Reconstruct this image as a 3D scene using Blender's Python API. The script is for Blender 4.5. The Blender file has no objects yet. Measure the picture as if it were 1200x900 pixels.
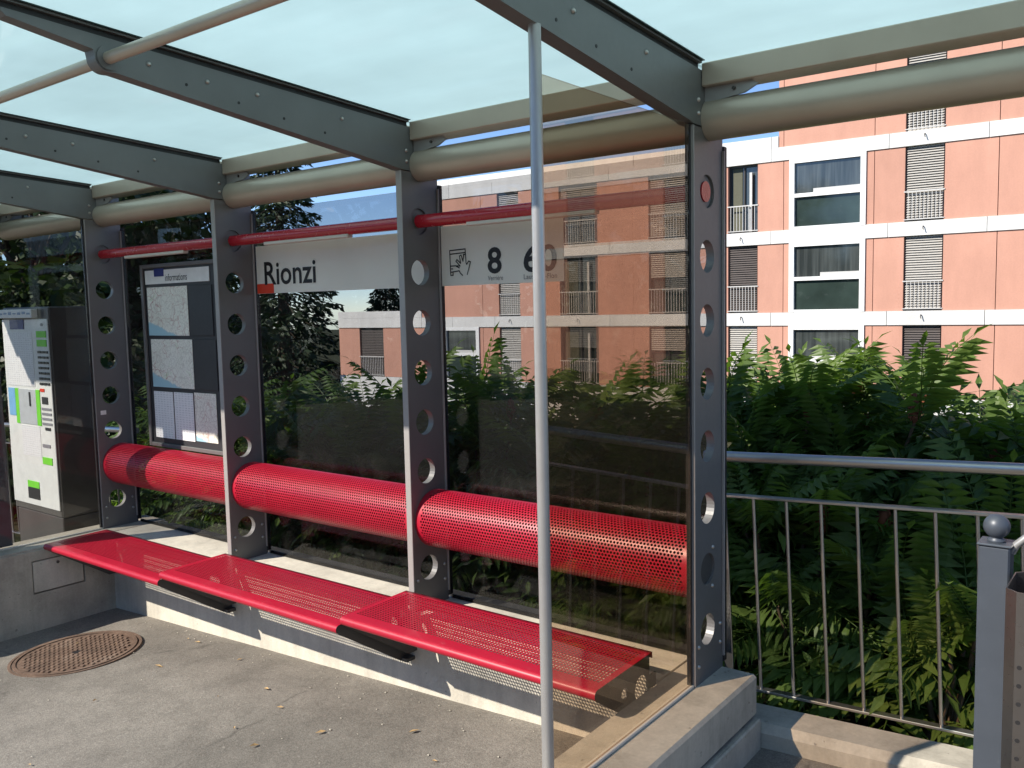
import bpy, math, random
import numpy as np
from mathutils import Vector, Matrix, noise as mnoise
from mathutils.geometry import tessellate_polygon

random.seed(7)
rng = np.random.default_rng(7)
scene = bpy.context.scene
COL = scene.collection
R = math.radians

# ------------------------------------------------------------------ camera
cam_d = bpy.data.cameras.new("camera")
cam_d.sensor_fit = 'HORIZONTAL'
cam_d.sensor_width = 36.0
cam_d.lens = 30.811
cam_d.clip_start = 0.05
cam_d.clip_end = 3000.0
cam = bpy.data.objects.new("camera", cam_d)
COL.objects.link(cam)
fwd = Vector((-0.60730, 0.78955, -0.08797)).normalized()
rgt = Vector((0.79380, 0.60780, -0.02140))
rgt = (rgt - fwd * rgt.dot(fwd)).normalized()
upv = rgt.cross(fwd)
cam.matrix_world = Matrix(((rgt.x, upv.x, -fwd.x, 1.4937), (rgt.y, upv.y, -fwd.y, -3.2111),
                           (rgt.z, upv.z, -fwd.z, -0.4293), (0, 0, 0, 1)))
scene.camera = cam

# ------------------------------------------------------------------ light
SUN_TRAVEL = Vector((0.55, 1.0, -0.87)).normalized()
to_sun = -SUN_TRAVEL
elev = math.asin(to_sun.z)
azim = math.atan2(to_sun.x, to_sun.y)
world = bpy.data.worlds.new("World")
scene.world = world
world.use_nodes = True
wn = world.node_tree.nodes
wl = world.node_tree.links
bg = wn["Background"]
sky = wn.new("ShaderNodeTexSky")
sky.sky_type = 'NISHITA'
sky.sun_disc = False
sky.sun_elevation = elev
sky.sun_rotation = azim
sky.altitude = 3500
sky.air_density = 1.0
sky.dust_density = 0.0
sky.ozone_density = 3.5
hs = wn.new("ShaderNodeHueSaturation")
hs.inputs["Saturation"].default_value = 1.0
wl.new(sky.outputs[0], hs.inputs["Color"])
wl.new(hs.outputs[0], bg.inputs[0])
bg.inputs[1].default_value = 0.135
sun_d = bpy.data.lights.new("sun", 'SUN')
sun_d.energy = 4.6
sun_d.angle = R(0.53)
sun_d.color = (1.0, 0.93, 0.82)
sun = bpy.data.objects.new("sun", sun_d)
COL.objects.link(sun)
sun.rotation_euler = SUN_TRAVEL.to_track_quat('-Z', 'Y').to_euler()
sun.location = (-6, -12, 10)
scene.view_settings.view_transform = 'Standard'
scene.view_settings.look = 'None'
scene.view_settings.exposure = 0.68
scene.view_settings.gamma = 1.0
scene.cycles.max_bounces = 10
scene.cycles.transparent_max_bounces = 16
scene.cycles.caustics_reflective = False
scene.cycles.caustics_refractive = False
scene.cycles.sample_clamp_indirect = 6.0


# ------------------------------------------------------------------ material helpers
class NT:
    def __init__(self, name):
        self.m = bpy.data.materials.new(name)
        self.m.use_nodes = True
        self.t = self.m.node_tree
        self.t.nodes.clear()
        self.out = self.n("ShaderNodeOutputMaterial")

    def n(self, typ, **kw):
        nd = self.t.nodes.new(typ)
        for k, v in kw.items():
            setattr(nd, k, v)
        return nd

    def link(self, a, b):
        self.t.links.new(a, b)

    def val(self, sock, v):
        if hasattr(v, "is_output") or isinstance(v, bpy.types.NodeSocket):
            self.link(v, sock)
        else:
            sock.default_value = v

    def coord(self, kind="Object"):
        if not hasattr(self, "_tc"):
            self._tc = self.n("ShaderNodeTexCoord")
        return self._tc.outputs[kind]

    def noise(self, scale, detail=4, rough=0.55, vec=None, stretch=None):
        nd = self.n("ShaderNodeTexNoise")
        nd.inputs["Scale"].default_value = scale
        nd.inputs["Detail"].default_value = detail
        nd.inputs["Roughness"].default_value = rough
        v = vec if vec is not None else self.coord()
        if stretch:
            mp = self.n("ShaderNodeMapping")
            mp.inputs["Scale"].default_value = stretch
            self.link(v, mp.inputs[0])
            v = mp.outputs[0]
        self.link(v, nd.inputs["Vector"])
        return nd.outputs["Fac"]

    def ramp(self, fac, stops):
        nd = self.n("ShaderNodeValToRGB")
        el = nd.color_ramp.elements
        while len(el) < len(stops):
            el.new(0.5)
        for e, (p, c) in zip(el, stops):
            e.position = p
            e.color = (c, c, c, 1) if not hasattr(c, "__len__") else (*c[:3], 1)
        self.link(fac, nd.inputs[0])
        return nd.outputs[0]

    def mix(self, fac, a, b, blend='MIX'):
        nd = self.n("ShaderNodeMix", data_type='RGBA', blend_type=blend)
        self.val(nd.inputs[0], fac)
        for s, v in ((nd.inputs[6], a), (nd.inputs[7], b)):
            if isinstance(v, (tuple, list)):
                v = (*v[:3], 1)
            self.val(s, v)
        return nd.outputs[2]

    def math(self, op, a, b=0.0):
        nd = self.n("ShaderNodeMath", operation=op)
        self.val(nd.inputs[0], a)
        self.val(nd.inputs[1], b)
        return nd.outputs[0]

    def bump(self, h, strength=0.2, dist=0.01):
        nd = self.n("ShaderNodeBump")
        nd.inputs["Strength"].default_value = strength
        nd.inputs["Distance"].default_value = dist
        self.link(h, nd.inputs["Height"])
        return nd.outputs[0]

    def principled(self, color, rough=0.5, metal=0.0, spec=0.5, normal=None, coat=0.0):
        p = self.n("ShaderNodeBsdfPrincipled")
        if isinstance(color, (tuple, list)):
            color = (*color[:3], 1)
        self.val(p.inputs["Base Color"], color)
        self.val(p.inputs["Roughness"], rough)
        self.val(p.inputs["Metallic"], metal)
        p.inputs["Specular IOR Level"].default_value = spec
        p.inputs["Coat Weight"].default_value = coat
        if normal is not None:
            self.link(normal, p.inputs["Normal"])
        return p.outputs[0]

    def done(self, shader):
        self.link(shader, self.out.inputs[0])
        return self.m


def paint(name, color, rough=0.4, metal=0.0, var=0.12, scale=6.0, bump=0.0, spec=0.5, coat=0.0):
    t = NT(name)
    n1 = t.noise(scale, 5)
    n2 = t.noise(scale * 12, 3)
    f = t.ramp(n1, [(0.3, 1 - var), (0.7, 1 + var)])
    c = t.mix(1.0, color, f, 'MULTIPLY')
    wear = t.ramp(t.noise(scale * 3.1, 6, 0.75), [(0.60, 0.0), (0.76, 1.0)])
    c = t.mix(t.math('MULTIPLY', wear, 0.13), c, tuple(min(1, q * .55 + .20) for q in color))
    r = t.math('ADD', t.math('ADD', t.math('MULTIPLY', n2, 0.16), rough - 0.08), t.math('MULTIPLY', wear, 0.15))
    nm = t.bump(t.noise(scale * 40, 2), bump, 0.002) if bump else None
    return t.done(t.principled(c, r, metal, spec, nm, coat))


def m_asphalt():
    t = NT("asphalt")
    big = t.noise(0.9, 4, 0.6)
    mid = t.noise(5.0, 5, 0.65)
    fine = t.noise(160.0, 3, 0.7)
    vor = t.n("ShaderNodeTexVoronoi", feature='F1')
    vor.inputs["Scale"].default_value = 130.0
    t.link(t.coord(), vor.inputs["Vector"])
    c = t.ramp(fine, [(0.25, (0.135, 0.121, 0.104)), (0.55, (0.218, 0.197, 0.170)), (0.80, (0.33, 0.30, 0.26))])
    c = t.mix(0.75, c, t.ramp(mid, [(0.30, 0.74), (0.5, 1.0), (0.70, 1.14)]), 'MULTIPLY')
    c = t.mix(0.8, c, t.ramp(big, [(0.36, 0.70), (0.52, 1.0), (0.66, 1.12)]), 'MULTIPLY')
    agg = t.noise(58.0, 3, 0.75)
    c = t.mix(0.85, c, t.ramp(agg, [(0.34, 0.80), (0.5, 1.0), (0.66, 1.18)]), 'MULTIPLY')
    crack = t.n("ShaderNodeTexVoronoi", feature='DISTANCE_TO_EDGE')
    crack.inputs["Scale"].default_value = 0.55
    wob = t.n("ShaderNodeMix", data_type='RGBA')
    wob.inputs[0].default_value = 0.18
    t.link(t.coord(), wob.inputs[6])
    nz = t.n("ShaderNodeTexNoise")
    nz.inputs["Scale"].default_value = 3.5
    nz.inputs["Detail"].default_value = 6
    t.link(t.coord(), nz.inputs["Vector"])
    t.link(nz.outputs["Color"], wob.inputs[7])
    t.link(wob.outputs[2], crack.inputs["Vector"])
    ck = t.ramp(crack.outputs["Distance"], [(0.0, 1.0), (0.006, 0.0)])
    c = t.mix(t.math('MULTIPLY', t.math('MULTIPLY', ck, 0.55), t.ramp(mid, [(0.45, 0.0), (0.55, 1.0)])), c, (0.05, 0.045, 0.04))
    spots = t.ramp(t.noise(26.0, 2, 0.5), [(0.70, 0.0), (0.74, 1.0)])
    c = t.mix(t.math('MULTIPLY', spots, 0.45), c, (0.34, 0.31, 0.27))
    h = t.math('ADD', t.math('MULTIPLY', fine, 0.5), t.math('MULTIPLY', vor.outputs["Distance"], 0.9))
    return t.done(t.principled(c, 0.85, 0, 0.3, t.bump(h, 0.35, 0.003)))


def m_concrete(name, base, dark=0.72):
    t = NT(name)
    big = t.noise(2.2, 6, 0.62)
    streak = t.noise(3.0, 4, 0.6, stretch=(5, 5, 0.5))
    fine = t.noise(70, 4, 0.7)
    pores = t.noise(38, 2, 0.4)
    c = t.mix(1.0, base, t.ramp(big, [(0.3, dark), (0.55, 1.0), (0.75, 1.08)]), 'MULTIPLY')
    c = t.mix(0.6, c, t.ramp(streak, [(0.3, 0.78), (0.6, 1.03)]), 'MULTIPLY')
    c = t.mix(0.5, c, t.ramp(fine, [(0.3, 0.8), (0.7, 1.12)]), 'MULTIPLY')
    pf = t.ramp(pores, [(0.24, 1.0), (0.28, 0.0)])
    c = t.mix(t.math('MULTIPLY', pf, 0.5), c, (0.12, 0.11, 0.10))
    h = t.math('SUBTRACT', t.math('MULTIPLY', fine, 0.6), pf)
    return t.done(t.principled(c, 0.8, 0, 0.3, t.bump(h, 0.35, 0.004)))


def m_glass(name, tint, f0=0.045, grime=0.02):
    t = NT(name)
    tr = t.n("ShaderNodeBsdfTransparent")
    tr.inputs[0].default_value = (*tint, 1)
    gl = t.n("ShaderNodeBsdfGlossy")
    gl.inputs["Roughness"].default_value = 0.0
    lw = t.n("ShaderNodeLayerWeight")
    lw.inputs[0].default_value = 0.5
    p = t.math('POWER', lw.outputs["Facing"], 5.0)
    fac = t.math('ADD', t.math('MULTIPLY', p, 0.9), f0)
    mx = t.n("ShaderNodeMixShader")
    t.link(fac, mx.inputs[0])
    t.link(tr.outputs[0], mx.inputs[1])
    t.link(gl.outputs[0], mx.inputs[2])
    df = t.n("ShaderNodeBsdfDiffuse")
    df.inputs[0].default_value = (0.5, 0.47, 0.42, 1)
    m2 = t.n("ShaderNodeMixShader")
    dust = t.ramp(t.noise(9.0, 6, 0.7), [(0.45, 0.0), (0.8, 1.0)])
    t.link(t.math('MULTIPLY', dust, grime), m2.inputs[0])
    t.link(mx.outputs[0], m2.inputs[1])
    t.link(df.outputs[0], m2.inputs[2])
    return t.done(m2.outputs[0])


def m_roofglass():
    t = NT("frosted_roof_glass")
    big = t.noise(1.3, 5, 0.6)
    smear = t.noise(2.0, 5, 0.65, stretch=(0.6, 2.6, 1))
    c = t.mix(1.0, (0.675, 0.805, 0.80), t.ramp(big, [(0.25, 0.94), (0.75, 1.04)]), 'MULTIPLY')
    c = t.mix(0.35, c, t.ramp(smear, [(0.3, 0.92), (0.7, 1.06)]), 'MULTIPLY')
    dirt = t.ramp(t.noise(22, 5, 0.7), [(0.66, 0.0), (0.78, 1.0)])
    c = t.mix(t.math('MULTIPLY', dirt, 0.16), c, (0.30, 0.30, 0.24))
    tr = t.n("ShaderNodeBsdfTranslucent")
    t.link(c, tr.inputs[0])
    df = t.n("ShaderNodeBsdfDiffuse")
    df.inputs[0].default_value = (0.30, 0.37, 0.37, 1)
    ms = t.n("ShaderNodeMixShader")
    ms.inputs[0].default_value = 0.03
    t.link(tr.outputs[0], ms.inputs[1])
    t.link(df.outputs[0], ms.inputs[2])
    gl = t.n("ShaderNodeBsdfGlossy")
    gl.inputs["Roughness"].default_value = 0.02
    mx = t.n("ShaderNodeMixShader")
    lw = t.n("ShaderNodeLayerWeight")
    p = t.math('POWER', lw.outputs["Facing"], 5.0)
    t.link(t.math('ADD', t.math('MULTIPLY', p, 0.5), 0.03), mx.inputs[0])
    t.link(ms.outputs[0], mx.inputs[1])
    t.link(gl.outputs[0], mx.inputs[2])
    return t.done(mx.outputs[0])


def m_leaf(name, c0, c1, trans=0.35, rough=0.45):
    t = NT(name)
    oi = t.n("ShaderNodeObjectInfo")
    n1 = t.noise(9.0, 3)
    f = t.math('ADD', t.math('MULTIPLY', oi.outputs["Random"], 0.55), t.math('MULTIPLY', n1, 0.55))
    c = t.mix(f, c0, c1)
    p = t.principled(c, rough, 0, 0.35)
    tr = t.n("ShaderNodeBsdfTranslucent")
    t.link(t.mix(1.0, c, (1.25, 1.45, 0.5), 'MULTIPLY'), tr.inputs[0])
    mx = t.n("ShaderNodeMixShader")
    mx.inputs[0].default_value = trans
    t.link(p, mx.inputs[1])
    t.link(tr.outputs[0], mx.inputs[2])
    return t.done(mx.outputs[0])


def m_flat(name, color, rough=0.6):
    t = NT(name)
    c = t.mix(1.0, color, t.ramp(t.noise(14, 3), [(0.3, 0.93), (0.7, 1.05)]), 'MULTIPLY')
    return t.done(t.principled(c, rough, 0, 0.4))


def m_map(name, seed, water):
    """printed street map: pale ground, fine road lines, a lake at the foot"""
    t = NT(name)
    mp = t.n("ShaderNodeMapping")
    mp.inputs["Location"].default_value = (seed * 3.1, 0, seed * 1.7)
    wn_ = t.n("ShaderNodeTexNoise")
    wn_.inputs["Scale"].default_value = 7.0
    wn_.inputs["Detail"].default_value = 4
    t.link(t.coord(), wn_.inputs["Vector"])
    wm = t.n("ShaderNodeMix", data_type='RGBA', blend_type='LINEAR_LIGHT')
    wm.inputs[0].default_value = 0.09
    t.link(t.coord(), wm.inputs[6])
    t.link(wn_.outputs["Color"], wm.inputs[7])
    t.link(wm.outputs[2], mp.inputs[0])
    v = t.n("ShaderNodeTexVoronoi", feature='DISTANCE_TO_EDGE')
    v.inputs["Scale"].default_value = 15.0
    t.link(mp.outputs[0], v.inputs["Vector"])
    v2 = t.n("ShaderNodeTexVoronoi", feature='DISTANCE_TO_EDGE')
    v2.inputs["Scale"].default_value = 34.0
    t.link(mp.outputs[0], v2.inputs["Vector"])
    c = t.ramp(t.noise(7, 3, vec=mp.outputs[0]), [(0.35, (0.80, 0.78, 0.68)), (0.6, (0.86, 0.83, 0.74)), (0.72, (0.68, 0.76, 0.56))])
    c = t.mix(t.math('MULTIPLY', t.ramp(v2.outputs["Distance"], [(0.0, 1.0), (0.10, 0.0)]), 0.5), c, (0.42, 0.36, 0.32))
    dens = t.ramp(t.noise(4.5, 2, vec=mp.outputs[0]), [(0.42, 0.0), (0.62, 1.0)])
    c = t.mix(t.math('MULTIPLY', t.ramp(v.outputs["Distance"], [(0.0, 1.0), (0.045, 0.0)]), dens), c, (0.42, 0.13, 0.10))
    sp = t.n("ShaderNodeSeparateXYZ")
    t.link(t.coord(), sp.inputs[0])
    lim = t.math('SUBTRACT', t.math('SUBTRACT', water, sp.outputs["Z"]), t.math('MULTIPLY', t.math('ADD', sp.outputs["X"], 4.0), 0.28))
    lim = t.math('ADD', lim, t.math('MULTIPLY', t.noise(16, 3), 0.05))
    c = t.mix(t.ramp(lim, [(0.0, 0.0), (0.012, 1.0)]), c, (0.36, 0.56, 0.64))
    return t.done(t.principled(c, 0.35, 0, 0.4))


def m_sheet(name, seed):
    """printed timetable: rows and columns of small grey figures"""
    t = NT(name)
    sp = t.n("ShaderNodeSeparateXYZ")
    t.link(t.coord(), sp.inputs[0])
    row = t.math('FRACT', t.math('MULTIPLY', sp.outputs["Z"], 62.0))
    rows = t.math('GREATER_THAN', row, 0.45)
    colm = t.math('FRACT', t.math('MULTIPLY', sp.outputs["X"], 27.0))
    cols = t.math('GREATER_THAN', colm, 0.3)
    ink = t.ramp(t.noise(150 + seed, 2), [(0.42, 0.0), (0.52, 1.0)])
    f = t.math('MULTIPLY', t.math('MULTIPLY', rows, cols), ink)
    c = t.mix(t.math('MULTIPLY', f, 0.38), (0.84, 0.84, 0.84), (0.22, 0.23, 0.26))
    return t.done(t.principled(c, 0.4, 0, 0.4))


M = {}
M['asphalt'] = m_asphalt()
M['concrete_pale'] = m_concrete("pale_concrete", (0.64, 0.595, 0.50))
M['concrete_grey'] = m_concrete("grey_concrete", (0.50, 0.455, 0.375), 0.60)
M['concrete_shaded'] = m_concrete("shade_darkened_concrete", (0.13, 0.125, 0.115), 0.6)  # rear ledge: shade behind the back glass put into the concrete colour
M['steel_grey'] = paint("grey_metallic_paint", (0.150, 0.145, 0.142), 0.45, 0.15, 0.06, 4, 0.05)
M['steel_beam'] = paint("beam_grey_paint", (0.150, 0.155, 0.152), 0.42, 0.2, 0.08, 4, 0.05)
M['edge_grey'] = paint("light_grey_edge_paint", (0.33, 0.31, 0.295), 0.45, 0.1, 0.05, 5)
M['black_rubber'] = paint("black_rubber_gasket", (0.014, 0.013, 0.014), 0.55, 0, 0.2, 8)
M['frit'] = paint("dark_green_glass_edge", (0.012, 0.03, 0.03), 0.3, 0, 0.2, 8)
M['champagne'] = paint("champagne_anodised_aluminium", (0.50, 0.435, 0.345), 0.36, 0.35, 0.07, 3, 0.04)
M['pole_steel'] = paint("satin_steel_pole", (0.42, 0.41, 0.40), 0.35, 0.55, 0.06, 4, 0.03)
M['stainless'] = paint("stainless_steel", (0.46, 0.44, 0.41), 0.32, 0.9, 0.05, 5, 0.0)
M['red'] = paint("red_powder_coat", (0.385, 0.007, 0.026), 0.38, 0, 0.06, 3, 0.0, 0.5, 0.1)
M['red_rail'] = paint("dark_red_gloss_paint", (0.40, 0.010, 0.022), 0.25, 0, 0.06, 3, 0, 0.6, 0.3)
M['bracket'] = paint("dark_bracket_paint", (0.075, 0.072, 0.069), 0.5, 0.2, 0.1, 6)
M['diffuser'] = paint("cream_lamp_diffuser", (0.62, 0.58, 0.50), 0.5, 0, 0.05, 5)
M['glass_back'] = m_glass("grey_tinted_glass", (0.70, 0.70, 0.705), 0.026)
M['glass_left'] = m_glass('grey_end_glass', (0.74, 0.74, 0.735), 0.022, 0.0)
M['glass_end'] = m_glass("bronze_tinted_glass", (0.80, 0.718, 0.635), 0.06, 0.0)
M['roof_glass'] = m_roofglass()
M['rust'] = None
M['white_film'] = None
M['black_ink'] = m_flat("black_lettering", (0.012, 0.011, 0.011), 0.5)
M['grey_ink'] = m_flat("grey_lettering", (0.16, 0.15, 0.15), 0.5)
M['red_ink'] = m_flat("bright_red_square", (0.72, 0.055, 0.02), 0.5)
M['navy'] = m_flat("navy_blue_print", (0.015, 0.02, 0.16), 0.4)
M['white_print'] = m_flat("white_paper", (0.82, 0.81, 0.78), 0.45)
M['machine_white'] = m_flat("white_enamel_front", (0.78, 0.79, 0.76), 0.35)
M['green_print'] = m_flat("lime_green_print", (0.20, 0.70, 0.045), 0.45)
M['screen_grey'] = m_flat("grey_screen", (0.52, 0.55, 0.57), 0.25)
M['dark_plastic'] = m_flat("dark_plastic", (0.03, 0.03, 0.032), 0.35)
M['mid_grey'] = m_flat("mid_grey_plastic", (0.26, 0.26, 0.28), 0.45)
M['sky_print'] = m_flat("light_blue_print", (0.22, 0.48, 0.78), 0.45)
M['board_dark'] = paint("charcoal_board", (0.035, 0.035, 0.038), 0.45, 0.1, 0.1, 5)
M['case_dark'] = paint("dark_grey_cabinet", (0.105, 0.098, 0.090), 0.4, 0.2, 0.1, 3)
M['map_a'] = m_map("regional_map_print", 1.0, -0.575)
M['map_b'] = m_map("town_map_print", 2.3, -0.93)
M['sheet'] = m_sheet("timetable_print", 3)
M['zone_print'] = m_map("zone_map_print", 4.2, -1.20)
M['post_blue'] = paint("blue_grey_post_paint", (0.062, 0.073, 0.092), 0.42, 0.1, 0.08, 9, 0.05)
M['header_ink'] = m_flat("pale_blue_print", (0.30, 0.38, 0.52), 0.5)
M['bin_steel'] = paint("brushed_bin_steel", (0.20, 0.185, 0.175), 0.30, 0.9, 0.12, 6)
M['soil'] = None
M['bark'] = None


def m_rust():
    t = NT("rusted_cast_iron")
    n1 = t.noise(5, 5, 0.6)
    n2 = t.noise(40, 4, 0.7)
    c = t.ramp(n1, [(0.3, (0.105, 0.070, 0.052)), (0.55, (0.175, 0.115, 0.083)), (0.75, (0.24, 0.18, 0.14))])
    c = t.mix(0.6, c, t.ramp(n2, [(0.3, 0.6), (0.7, 1.25)]), 'MULTIPLY')
    return t.done(t.principled(c, 0.8, 0.1, 0.3, t.bump(n2, 0.5, 0.004)))


def m_film():
    t = NT("cream_translucent_film")
    n1 = t.noise(1.5, 3)
    c = t.mix(1.0, (0.92, 0.90, 0.82), t.ramp(n1, [(0.3, 0.95), (0.7, 1.03)]), 'MULTIPLY')
    p = t.principled(c, 0.5, 0, 0.3)
    tr = t.n("ShaderNodeBsdfTranslucent")
    t.link(c, tr.inputs[0])
    mx = t.n("ShaderNodeMixShader")
    mx.inputs[0].default_value = 0.35
    t.link(p, mx.inputs[1])
    t.link(tr.outputs[0], mx.inputs[2])
    return t.done(mx.outputs[0])


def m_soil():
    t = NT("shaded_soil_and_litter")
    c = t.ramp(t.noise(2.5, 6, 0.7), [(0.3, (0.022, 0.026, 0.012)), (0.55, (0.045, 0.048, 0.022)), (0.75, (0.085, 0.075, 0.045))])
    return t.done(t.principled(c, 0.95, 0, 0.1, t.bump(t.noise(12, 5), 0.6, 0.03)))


def m_bark():
    t = NT("grey_brown_bark")
    n = t.noise(6, 5, 0.65, stretch=(6, 6, 0.8))
    c = t.ramp(n, [(0.3, (0.045, 0.034, 0.025)), (0.7, (0.13, 0.10, 0.075))])
    return t.done(t.principled(c, 0.9, 0, 0.2, t.bump(n, 0.7, 0.02)))


def m_render(name, c0):
    t = NT(name)
    big = t.noise(0.35, 5, 0.6)
    st = t.noise(0.8, 5, 0.65, stretch=(2.2, 2.2, 0.5))
    fine = t.noise(18, 4, 0.7)
    oi = t.n("ShaderNodeObjectInfo")
    c = t.mix(1.0, c0, t.ramp(big, [(0.3, 0.9), (0.7, 1.06)]), 'MULTIPLY')
    c = t.mix(0.45, c, t.ramp(st, [(0.32, 0.84), (0.62, 1.05)]), 'MULTIPLY')
    c = t.mix(0.5, c, t.ramp(fine, [(0.3, 0.9), (0.7, 1.08)]), 'MULTIPLY')
    c = t.mix(0.6, c, t.ramp(oi.outputs["Random"], [(0.0, 0.92), (1.0, 1.06)]), 'MULTIPLY')
    return t.done(t.principled(c, 0.85, 0, 0.2, t.bump(fine, 0.25, 0.01)))


M['rust'] = m_rust()
M['white_film'] = m_film()
M['soil'] = m_soil()
M['bark'] = m_bark()
M['terracotta'] = m_render("salmon_render", (0.55, 0.295, 0.220))
M['band_white'] = m_render("white_fascia", (0.67, 0.665, 0.645))
M['core'] = m_flat("dark_wall_core", (0.05, 0.04, 0.036), 0.8)
M['win_dark'] = m_flat("dark_window_frame", (0.035, 0.032, 0.032), 0.4)
M['win_white'] = m_flat("white_window_frame", (0.76, 0.76, 0.75), 0.4)
M['blind_light'] = m_flat("light_grey_blind", (0.42, 0.40, 0.365), 0.5)
M['blind_dark'] = m_flat("brown_grey_blind", (0.10, 0.085, 0.08), 0.5)
M['curtain'] = m_flat("olive_curtain", (0.10, 0.10, 0.07), 0.8)
M['rail_white'] = m_flat("pale_balcony_rail", (0.55, 0.54, 0.52), 0.4)
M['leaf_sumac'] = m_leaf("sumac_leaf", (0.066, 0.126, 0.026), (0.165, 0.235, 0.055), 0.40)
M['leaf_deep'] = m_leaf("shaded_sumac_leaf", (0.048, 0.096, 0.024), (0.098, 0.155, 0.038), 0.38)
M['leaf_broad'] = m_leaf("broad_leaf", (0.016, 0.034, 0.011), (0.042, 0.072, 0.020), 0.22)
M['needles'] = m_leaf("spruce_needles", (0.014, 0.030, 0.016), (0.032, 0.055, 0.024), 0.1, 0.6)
M['stem'] = m_flat("reddish_stem", (0.13, 0.085, 0.05), 0.7)
M['fruit'] = m_flat("rusty_fruit_cone", (0.22, 0.075, 0.035), 0.85)
M['dryleaf'] = m_flat("dry_yellow_leaf", (0.48, 0.32, 0.15), 0.7)


def m_pane():
    t = NT("dark_window_pane")
    n = t.noise(1.1, 3, stretch=(6, 6, 0.3))
    c = t.ramp(n, [(0.35, (0.030, 0.036, 0.036)), (0.65, (0.070, 0.080, 0.078))])
    return t.done(t.principled(c, 0.06, 0, 0.8))


M['pane'] = m_pane()
M['pane_low'] = paint("green_grey_window_pane", (0.030, 0.046, 0.040), 0.08, 0, 0.35, 0.6)


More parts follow.
